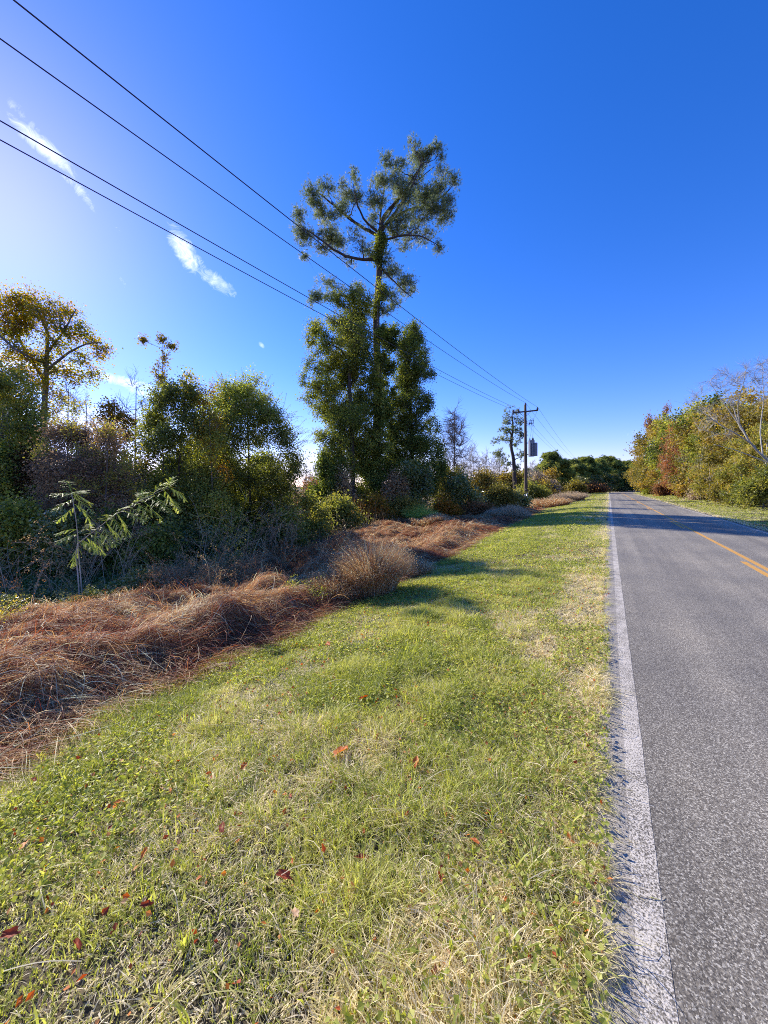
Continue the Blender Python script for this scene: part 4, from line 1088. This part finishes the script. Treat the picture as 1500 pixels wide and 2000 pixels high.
# ------------------------------------------------------------------ distant pines and woods: prototypes and copies
def copy_tree(o, loc, rz, sc, label):
    r = o.copy(); col.objects.link(r)
    r.location = loc; r.rotation_euler = (0, 0, rz); r.scale = (sc[0], sc[0], sc[1]); r['label'] = label
    for ch in o.children:
        c = ch.copy(); col.objects.link(c); c.parent = r
    return r
FARP = [(1078, 884, 92, 1.35, 'largest round-topped pine right of the utility pole'), (1100, 905, 100, 1.0, 'pine just right of the round-topped one'),
        (1062, 905, 105, 1.0, 'pine peeping out left of the round-topped one'), (1122, 898, 118, 1.0, 'pointed pine over the second pole'),
        (1145, 893, 122, 1.1, 'broad pine right of the distant thin pole'), (1168, 897, 128, 1.0, 'pine in the middle of the far tree line'),
        (1185, 892, 135, 1.1, 'tallest pine of the far tree line'), (1205, 899, 138, 1.0, 'pine behind the road bend'),
        (1225, 901, 140, 1.0, 'pine at the right of the road bend'), (1245, 902, 142, 1.0, 'last pine before the right-hand woods'), (1030, 915, 110, .9, 'small far pine at the left of the utility pole')]
proto = None
for i, (px_, top, Z, wsc, lab) in enumerate(FARP):
    g = P(px_, HY, Z); gz = float(ground_z(g[0], g[1]))
    H = (HY - top) / F_PX * Z + EYE - gz
    if proto is None:
        rs = np.random.default_rng(170)
        h0, loc0 = 10.0, np.array([g[0], g[1], gz])
        bl = []
        for k in range(85):
            f = rs.uniform(.06, .97); wmax = 3.3 * (1 - (f - .35) ** 2 * 1.9) * (1 if f < .8 else .75)
            a = rs.uniform(0, 6.28); rr = wmax * rs.uniform(.3, 1)
            bl.append(dict(c=loc0 + np.array([math.cos(a) * rr, math.sin(a) * rr, f * h0]), r=(.75, .75, .5), t=rs.uniform(.1, 1)))
        proto = gen_tree('pine_tree', lab, 'tree', tuple(loc0), [(*loc0, .22), (*(loc0 + UP * 5), .15), (*(loc0 + UP * 9.6), .04)], bl, 'far_pine', bark='bark', kind='needle',
                         lpt=5, dens=5, spread=.3, nl=.5, npr=18, nw=.09, limb_r=.05, twig_r=.02, seed=171, group='far pines beyond the utility pole')
        proto.scale = (1.25 * H / h0,) * 2 + (H / h0,)
    else:
        copy_tree(proto, (g[0], g[1], gz), i * 1.7, (wsc * H / 10.0 * 1.15, H / 10.0), lab)

# broadleaf prototypes for the right-hand woods and the shaded far edge
def gen_broad(name, lab, loc, mat, seed, group, bark='bark_pale', h0=8.0, w=2.6, low=.1):
    rs = np.random.default_rng(seed); bl = []
    for k in range(46):
        f = rs.uniform(low, .95); wm = w * math.sqrt(max(.12, 1 - ((f - .5) / .55) ** 2))
        a = rs.uniform(0, 6.28); rr = wm * math.sqrt(rs.uniform(.1, 1))
        bl.append(dict(c=loc + np.array([math.cos(a) * rr, math.sin(a) * rr, f * h0]), r=(.75, .75, .6), t=rs.uniform(.1, .9)))
    return gen_tree(name, lab, 'tree', tuple(loc), [(*loc, .13), (*(loc + UP * 3.5 + R3 * .2), .09), (*(loc + UP * 7.4), .02)], bl, mat, bark=bark, leaf=.15, lpt=9,
                    dens=5.2, spread=.24, limb_r=.045, twig_r=.013, split=2, seed=seed, group=group, shell=.55)
PR = {}
def broad(px_, top, Z, mat, wsc, lab, name='autumn_tree', group='trees of the right-hand woods'):
    g = P(px_, HY, Z); gz = float(ground_z(g[0], g[1])); loc = np.array([g[0], g[1], gz])
    H = (HY - top) / F_PX * Z + EYE - gz
    s = (wsc * H / 8.0, H / 8.0 * 1.03)
    if mat not in PR:
        PR[mat] = gen_broad(name, lab, loc, mat, 180 + len(PR), group)
        PR[mat].scale = (s[0], s[0], s[1])
        return PR[mat]
    o = copy_tree(PR[mat], tuple(loc), px_ * .37, s, lab); o.name = name; o['group'] = group
    return o
WOODS = [(1262, 880, 100, 'olive', 1.2, 'olive-brown tree where the right-hand woods begin'), (1278, 858, 88, 'olive', 1.1, 'second olive tree of the right-hand woods'),
         (1300, 828, 74, 'olive', 1.2, 'rounded yellow-brown tree near the start of the right-hand woods'), (1287, 803, 80, 'russet', .45, 'thin russet treetop poking up at the start of the right-hand woods'),
         (1325, 815, 66, 'vine', 1.1, 'dark green tree behind the russet ones on the right'), (1345, 812, 56, 'russet', .8, 'tall red-brown tree in the middle of the right-hand woods'),
         (1365, 800, 60, 'vine', 1.2, 'dark green treetop behind the leaning bare tree'), (1330, 850, 58, 'russet', .8, 'low rusty tree on the right-hand verge'),
         (1385, 800, 46, 'olive', 1.1, 'olive tree behind the leaning bare tree'), (1392, 845, 40, 'gold', .9, 'golden yellow tree at the centre of the right-hand woods'),
         (1420, 775, 44, 'vine', 1.1, 'tall dark green tree near the right edge'), (1410, 870, 36, 'orange', .8, 'orange-red low tree between golden ones'),
         (1440, 800, 34, 'olive', 1.1, 'tall olive tree near the right edge'), (1450, 860, 29, 'gold', .9, 'yellow-green tree near the right edge of the photo'),
         (1480, 760, 34, 'olive', 1.0, 'tallest leafy tree at the right edge'), (1500, 830, 27, 'gold', .9, 'golden tree cut by the right edge'), (1530, 770, 30, 'olive', 1.0, 'olive tree beyond the right edge'),
         (1255, 905, 112, 'vine', 1.3, 'small dark tree at the far end of the right-hand woods'), (1215, 925, 135, 'vine', 1.4, 'shaded tree beside the road bend')]
for w_ in WOODS: broad(*w_)
# shaded undergrowth line beyond the bend
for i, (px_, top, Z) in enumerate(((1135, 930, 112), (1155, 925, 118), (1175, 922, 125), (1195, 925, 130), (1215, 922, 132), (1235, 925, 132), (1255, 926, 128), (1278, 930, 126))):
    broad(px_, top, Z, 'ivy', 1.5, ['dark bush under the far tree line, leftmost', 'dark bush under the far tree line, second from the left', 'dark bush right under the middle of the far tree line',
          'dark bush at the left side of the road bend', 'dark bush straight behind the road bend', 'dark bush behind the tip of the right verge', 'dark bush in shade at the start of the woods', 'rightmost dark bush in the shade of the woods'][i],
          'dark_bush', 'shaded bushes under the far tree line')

# the leaning bare tree on the right
rs = np.random.default_rng(199)
bt_blobs = [(1345, 788, 12, 10), (1362, 770, 14, 12), (1385, 745, 14, 12), (1405, 760, 16, 14), (1420, 735, 14, 16), (1440, 745, 16, 18), (1455, 725, 14, 16), (1475, 745, 18, 18), (1380, 800, 18, 12),
            (1400, 820, 22, 12), (1370, 835, 16, 8), (1430, 785, 20, 16), (1490, 715, 16, 16), (1500, 770, 20, 20), (1520, 730, 24, 24), (1415, 850, 18, 10)]
px_tree('bare_tree', 'leaning leafless tree with pale limbs reaching left over the right-hand woods', 'tree', 24,
        [(1560, 985, .11), (1520, 925, .08), (1490, 892, .065), (1462, 860, .05), (1440, 822, .035), (1428, 780, .018)], bt_blobs, 'bush', bark='bark_pale', kind='bare', lpt=8, dens=13,
        spread=.55, limb_r=.06, twig_r=.008, seed=200, shell=.75, sag=-.12, lean=.6,
        limbs=[[(1475, 872, 0.048), (1440, 848, 0.037, -.3), (1400, 826, 0.027, -.6), (1365, 800, 0.017, -.8), (1335, 785, 0.008, -.9)], [(1462, 860, 0.048), (1440, 825, 0.034, .4), (1412, 785, 0.024, .7), (1385, 745, 0.014, .9)],
               [(1445, 830, 0.031), (1440, 790, 0.024, -.5), (1452, 750, 0.017, -.8), (1458, 720, 0.008, -.9)], [(1490, 892, 0.041), (1484, 840, 0.034, .6), (1492, 780, 0.020, 1), (1488, 715, 0.010, 1.2)],
               [(1505, 905, 0.034), (1440, 880, 0.027, 1), (1395, 868, 0.014, 1.5)]])
# shrubs along the right verge
px_shrub('big leafy bush at the right edge of the photo', 1490, 905, 40, 24.5, 'gold', 211, tint=.15)
px_shrub('rounded green bush left of the big right-edge bush', 1425, 925, 34, 31, 'olive', 212, tint=.4)
px_shrub('green bush with reddish stems between right verge bushes', 1455, 935, 22, 27.5, 'bush_green', 213, tint=.3)
px_shrub('tan grass-like shrub on the right verge', 1375, 945, 26, 42, 'straw', 214, tint=.3)
px_shrub('russet twiggy shrub on the right verge', 1345, 940, 26, 50, 'russet', 215, tint=.5)
px_shrub('grey-brown brush in front of the red-brown tree', 1398, 925, 24, 40, 'purple', 216, tint=.8)
px_shrub('russet brush at the far end of the right verge', 1300, 945, 22, 62, 'russet', 217, tint=.5)
px_shrub('bright green bush at the tip of the right verge', 1275, 945, 14, 76, 'bush_green', 218, tint=.9)
for i, (px_, top, Z) in enumerate(((1385, 870, 37), (1368, 885, 41), (1402, 895, 34), (1345, 870, 48))):
    px_tree('bare_tree', ['slim grey bare stem tree in the middle of the right verge scrub', 'slim bare tree left of the middle one on the right verge', 'short bare tree before the golden tree', 'pale bare tree in front of the red-brown tree'][i], 'tree', Z,
            [(px_, 975, .05), (px_ + 1, 930, .04), (px_ + 2, top, .012)], [(px_, top + 12, 10, 12), (px_ - 9, top + 30, 10, 12), (px_ + 9, top + 32, 10, 12)], 'bush', bark='bark_pale', kind='bare',
            lpt=5, dens=7, spread=.4, limb_r=.02, twig_r=.008, seed=220 + i, group='slim bare trees on the right verge', shell=.8)

# ------------------------------------------------------------------ utility pole with transformer
PX, PY = -7.5, 41.0
pz = float(surf_z(PX, PY)) - .1
TOPZ = 10.15
def cyl(mb, a, b, r0, r1=None, S=12, K=2, tint=.5):
    a, b = np.asarray(a, float), np.asarray(b, float)
    t = np.linspace(0, 1, K)[:, None]
    tubes(mb, a * (1 - t) + b * t, np.linspace(r0, r0 if r1 is None else r1, K), S, tint)
def insulator(base, root, up=(0, 0, 1), s=1.0):
    mb = MB(); u = np.array(up, float)
    prof = [(0, .03), (.02, .09), (.05, .09), (.06, .05), (.09, .05), (.10, .085), (.13, .085), (.15, .04), (.20, .035)]
    tubes(mb, np.array([np.array(base) + u * a * s for a, _ in prof]), np.array([b for _, b in prof]) * s, 10)
    return mb.build('insulator', M['porcelain'], root, root_loc)
root_loc = (PX, PY, pz)
pole = empty('utility_pole', root_loc, 'dark wooden utility pole with crossarm and hanging grey transformer', 'utility pole')
mb = MB(); cyl(mb, (PX + .07, PY, pz), (PX - .02, PY, TOPZ), .18, .125, 16, 10); mb.build('shaft', M['pole'], pole, root_loc, True)
mb = MB(); boxm(mb, (PX, PY - .17, 9.45), (1.28, .055, .07), bev=.01); mb.build('crossarm', M['pole'], pole, root_loc)
for s in (-1, 1):
    mb = MB(); a = np.array([PX + s * .62, PY - .235, 9.42]); b = np.array([PX + s * .1, PY - .17, 8.95])
    tubes(mb, np.array([a, b]), np.array([.022, .022]), 4); mb.build('brace', M['dark_metal'], pole, root_loc)
insulator((PX, PY, TOPZ), pole, s=1.3)
for dx in (-1.2, -.65, 1.22): insulator((PX + dx, PY - .17, 9.52), pole, s=1.3)
# cut-out bracket
mb = MB(); cyl(mb, (PX + .1, PY, 8.25), (PX + .72, PY - .05, 8.2), .03, S=8); cyl(mb, (PX + .1, PY, 8.0), (PX + .6, PY - .05, 8.18), .02, S=6); mb.build('bracket', M['dark_metal'], pole, root_loc)
for k, (dx, dy) in enumerate(((.42, -.05), (.60, -.12), (.74, .02))):
    mb = MB(); cyl(mb, (PX + dx, PY + dy, 8.05 - .05 * k), (PX + dx + .10, PY + dy - .03, 8.62 + .04 * k), .028, .022, 8)
    for q in (.1, .25, .4): cyl(mb, (PX + dx + .02 * q, PY + dy, 8.05 + q), (PX + dx + .02 * q, PY + dy, 8.08 + q), .06, S=10)
    cyl(mb, (PX + dx - .02, PY + dy, 8.02), (PX + dx + .18, PY + dy - .1, 7.82), .015, S=6)
    mb.build('fuse_cutout', M['dark_metal'], pole, root_loc)
# transformer tank with radiator panels
tr = empty('transformer', (PX + .62, PY - .1, 5.6), 'grey finned transformer tank', None); tr.parent = pole
del tr['label']
tr.location = (.62, -.1, 5.6 - pz)
tl = (PX + .62, PY - .1, 5.6)
mb = MB(); tubes(mb, np.array([[tl[0], tl[1], z] for z in (4.72, 4.76, 6.28, 6.36, 6.42)]), np.array([.28, .31, .31, .33, .22]), 20); mb.build('tank', M['steel'], tr, tl)
mb = MB()
for k in range(3): boxm(mb, (tl[0] + .40 + .03, tl[1] - .2 + .17 * k, 5.44), (.13, .04, .68), bev=.012)
for k in range(2): boxm(mb, (tl[0] - .02 + .17 * k, tl[1] - .37, 5.44), (.035, .11, .68), bev=.012)
mb.build('radiator', M['steel'], tr, tl)
for k, (dx, dy) in enumerate(((-.15, -.05), (.1, -.1), (.16, .1))):
    mb = MB(); z0 = 6.40
    tubes(mb, np.array([[tl[0] + dx, tl[1] + dy, z0 + q] for q in (0, .03, .06, .09, .12, .15, .18, .28)]), np.array([.06, .075, .045, .07, .045, .065, .04, .02]), 10)
    mb.build('bushing', M['porcelain'], tr, tl)
for z_ in (4.95, 6.15):
    mb = MB(); boxm(mb, (PX + .22, PY - .04, z_), (.17, .05, .04), bev=.008); mb.build('mounting_bracket', M['dark_metal'], tr, tl)
for a, b in (((PX + .74, PY, 7.9), (tl[0] + .1, tl[1] - .1, 6.68)), ((PX + .60, PY - .1, 7.85), (tl[0] - .15, tl[1] - .05, 6.68)), ((PX + .1, PY, 9.4), (PX + .6, PY, 8.65)), ((PX + 1.2, PY - .15, 9.6), (PX + .8, PY, 8.68))):
    A, B = np.array([a], float), np.array([b], float)
    mb = MB(); tubes(mb, bez(A, B, np.array([[.10, 0, -.05]]), 7), np.full((1, 7), .010), 5)
    mb.build('jumper_wire', M['wire'], pole, root_loc)
mb = MB(); tubes(mb, np.array([[PX + .06 - .14 * math.sin(YAW * .7) * .0 + .0, PY - .0, z] for z in (pz + 1.05, pz + 1.75)]), np.array([.186, .184]), 16)
mb.build('marker_plate', M['plate'], pole, root_loc)
# the next pole, far along the verge
P2X, P2Y = -7.6, 158.0
z2 = float(ground_z(P2X, P2Y))
pole2 = empty('utility_pole', (P2X, P2Y, z2), 'thin distant utility pole before the far pines', 'utility pole')
mb = MB(); cyl(mb, (P2X, P2Y, z2), (P2X, P2Y, 10.2), .20, .14, 10, 6); mb.build('shaft', M['bark_pale'], pole2, (P2X, P2Y, z2), True)
mb = MB(); boxm(mb, (P2X, P2Y - .2, 9.5), (1.2, .06, .07), bev=.01); mb.build('crossarm', M['pole'], pole2, (P2X, P2Y, z2))

# wires: one catenary object each, from the span behind the camera through both poles
for dx, za, k, lab in ((1.22, 9.80, .00069, 'highest power line in the photo, on the road-side end of the crossarm'), (0, 10.42, .000745, 'second highest power line, running to the top of the pole'),
                       (-.65, 9.80, .00078, 'upper one of the close pair of power lines'), (-1.2, 9.80, .00076, 'lowest power line, lower one of the close pair')):
    yy = np.linspace(-79, 41, 90); zz = za - k * (3600 - (yy + 19) ** 2)
    y2 = np.linspace(41, 158, 40)[1:]; z2_ = za + (y2 - 41) / 117 * (-.1) - .00055 * (y2 - 41) * (158 - y2)
    xs = np.concatenate([np.full(90, PX + dx), np.linspace(PX + dx, P2X + dx, 40)[1:]])
    A = np.stack([xs, np.concatenate([yy, y2]), np.concatenate([zz, z2_])], -1)
    mb = MB(); tubes(mb, A, np.full(len(A), .0105), 6)
    tag(mb.build('power_line', M['wire'], None, (PX + dx, 41, za)), lab, 'power line', 'power lines above the verge')

# ------------------------------------------------------------------ fallen leaves in the grass
rng = np.random.default_rng(301)
LP = [(233, 1571, .62, 'large orange fallen leaf near the left edge below the matted grass'), (434, 1621, .12, 'bright red fallen leaf left of the middle of the lower verge'),
      (281, 1671, .66, 'orange lobed fallen leaf below and right of the large orange one'), (151, 1850, .3, 'narrow red-orange fallen leaf in the lower left corner'),
      (48, 1654, .74, 'yellow-orange fallen leaf at the left edge'), (665, 1471, .5, 'orange fallen leaf in the centre of the verge'), (812, 1492, .55, 'small orange fallen leaf right of the central one'),
      (708, 1680, .15, 'deep red fallen leaf at the middle of the lower verge'), (927, 1648, .45, 'round orange-red fallen leaf closest to the road edge'), (66, 1527, .2, 'red fallen leaf at the foot of the matted grass by the left edge'),
      (555, 1715, .22, 'red fallen leaf half buried in grass above the bottom centre'), (286, 1772, .1, 'small dark red fallen leaf among straw at lower left'), (862, 1712, .35, 'rusty fallen leaf low on the verge, near the road side'),
      (640, 1260, .45, 'orange fallen leaf high up near the edge of the matted grass'), (476, 1500, .5, 'orange fallen leaf in the clover by the matted grass'), (450, 1300, .12, 'red fallen leaf touching the matted brown grass'),
      (20, 1830, .2, 'brown-red fallen leaf at the lower left edge'), (575, 1789, .95, 'pale tan fallen leaf at the bottom centre'), (870, 1235, .95, 'pale tan fallen leaf on the far part of the verge'), (710, 1365, .2, 'dull red fallen leaf in the middle of the upper verge')]
for li, (px_, py_, tn, lab) in enumerate(LP):
    sz = rng.uniform(.016, .025) * (1.0 + .6 * (py_ < 1500))
    r = ray(px_, py_); Z = 1.0
    for _ in range(60):
        q = r * Z; gz = float(ground_z(q[0], q[1])) + .045
        Z += .5 * ((EYE - gz) / max(-r[2], 1e-3) - Z)
    q = r * Z; c = np.array([q[0], q[1], gz + .012])
    m = 26; th = np.linspace(0, 2 * math.pi, m, endpoint=False)
    rad = sz * (1 + .17 * np.cos((4 + li % 3) * th + li) + .05 * np.cos(11 * th)) * rng.uniform(.9, 1.1, m)
    asp_ = rng.uniform(.45, .8)
    v2 = np.stack([np.cos(th) * rad * 1.25, np.sin(th) * rad * asp_, .35 * sz * (np.sin(th) ** 2) + .3 * sz * np.cos(th) ** 2 * np.sign(np.cos(th)) + rng.uniform(-.06, .06, m) * sz], -1)
    mid = v2 * .5 * np.array([1, 1, .4])
    v = np.concatenate([[[0, 0, 0]], mid, v2])
    az, tl_ = rng.uniform(0, 6.28), rng.uniform(-.5, .5)
    Rz = np.array([[math.cos(az), -math.sin(az), 0], [math.sin(az), math.cos(az), 0], [0, 0, 1]])
    Rx = np.array([[1, 0, 0], [0, math.cos(tl_), -math.sin(tl_)], [0, math.sin(tl_), math.cos(tl_)]])
    v = v @ Rx.T @ Rz.T + c
    mb = MB(); mb.add(v, [[0, i + 1, (i + 1) % m + 1] for i in range(m)], np.clip(tn + rng.uniform(-.12, .12, 2 * m + 1), 0, 1))
    mb.l.append(np.array([[i + 1, i + 1 + m, (i + 1) % m + 1 + m, (i + 1) % m + 1] for i in range(m)]).ravel()); mb.s.append(np.full(m, 4))
    tag(mb.build('fallen_leaf', M['litter'], None, tuple(c), True), lab, 'leaf', 'fallen leaves in the verge grass')
# fine litter
mb = MB(); n = 4200
x, y = rand_region(rng, n, .3, 12, xl_l, xr_l)
leaves(mb, rng, np.stack([x, y, ground_z(x, y) + .04], -1), .024, rng.uniform(0, 1, n), up=1.0, asp=.7)
tag(mb.build('leaf_litter', M['litter']), 'scattered crumbs of red and tan leaf litter in the verge grass', 'leaf litter', kind='stuff')
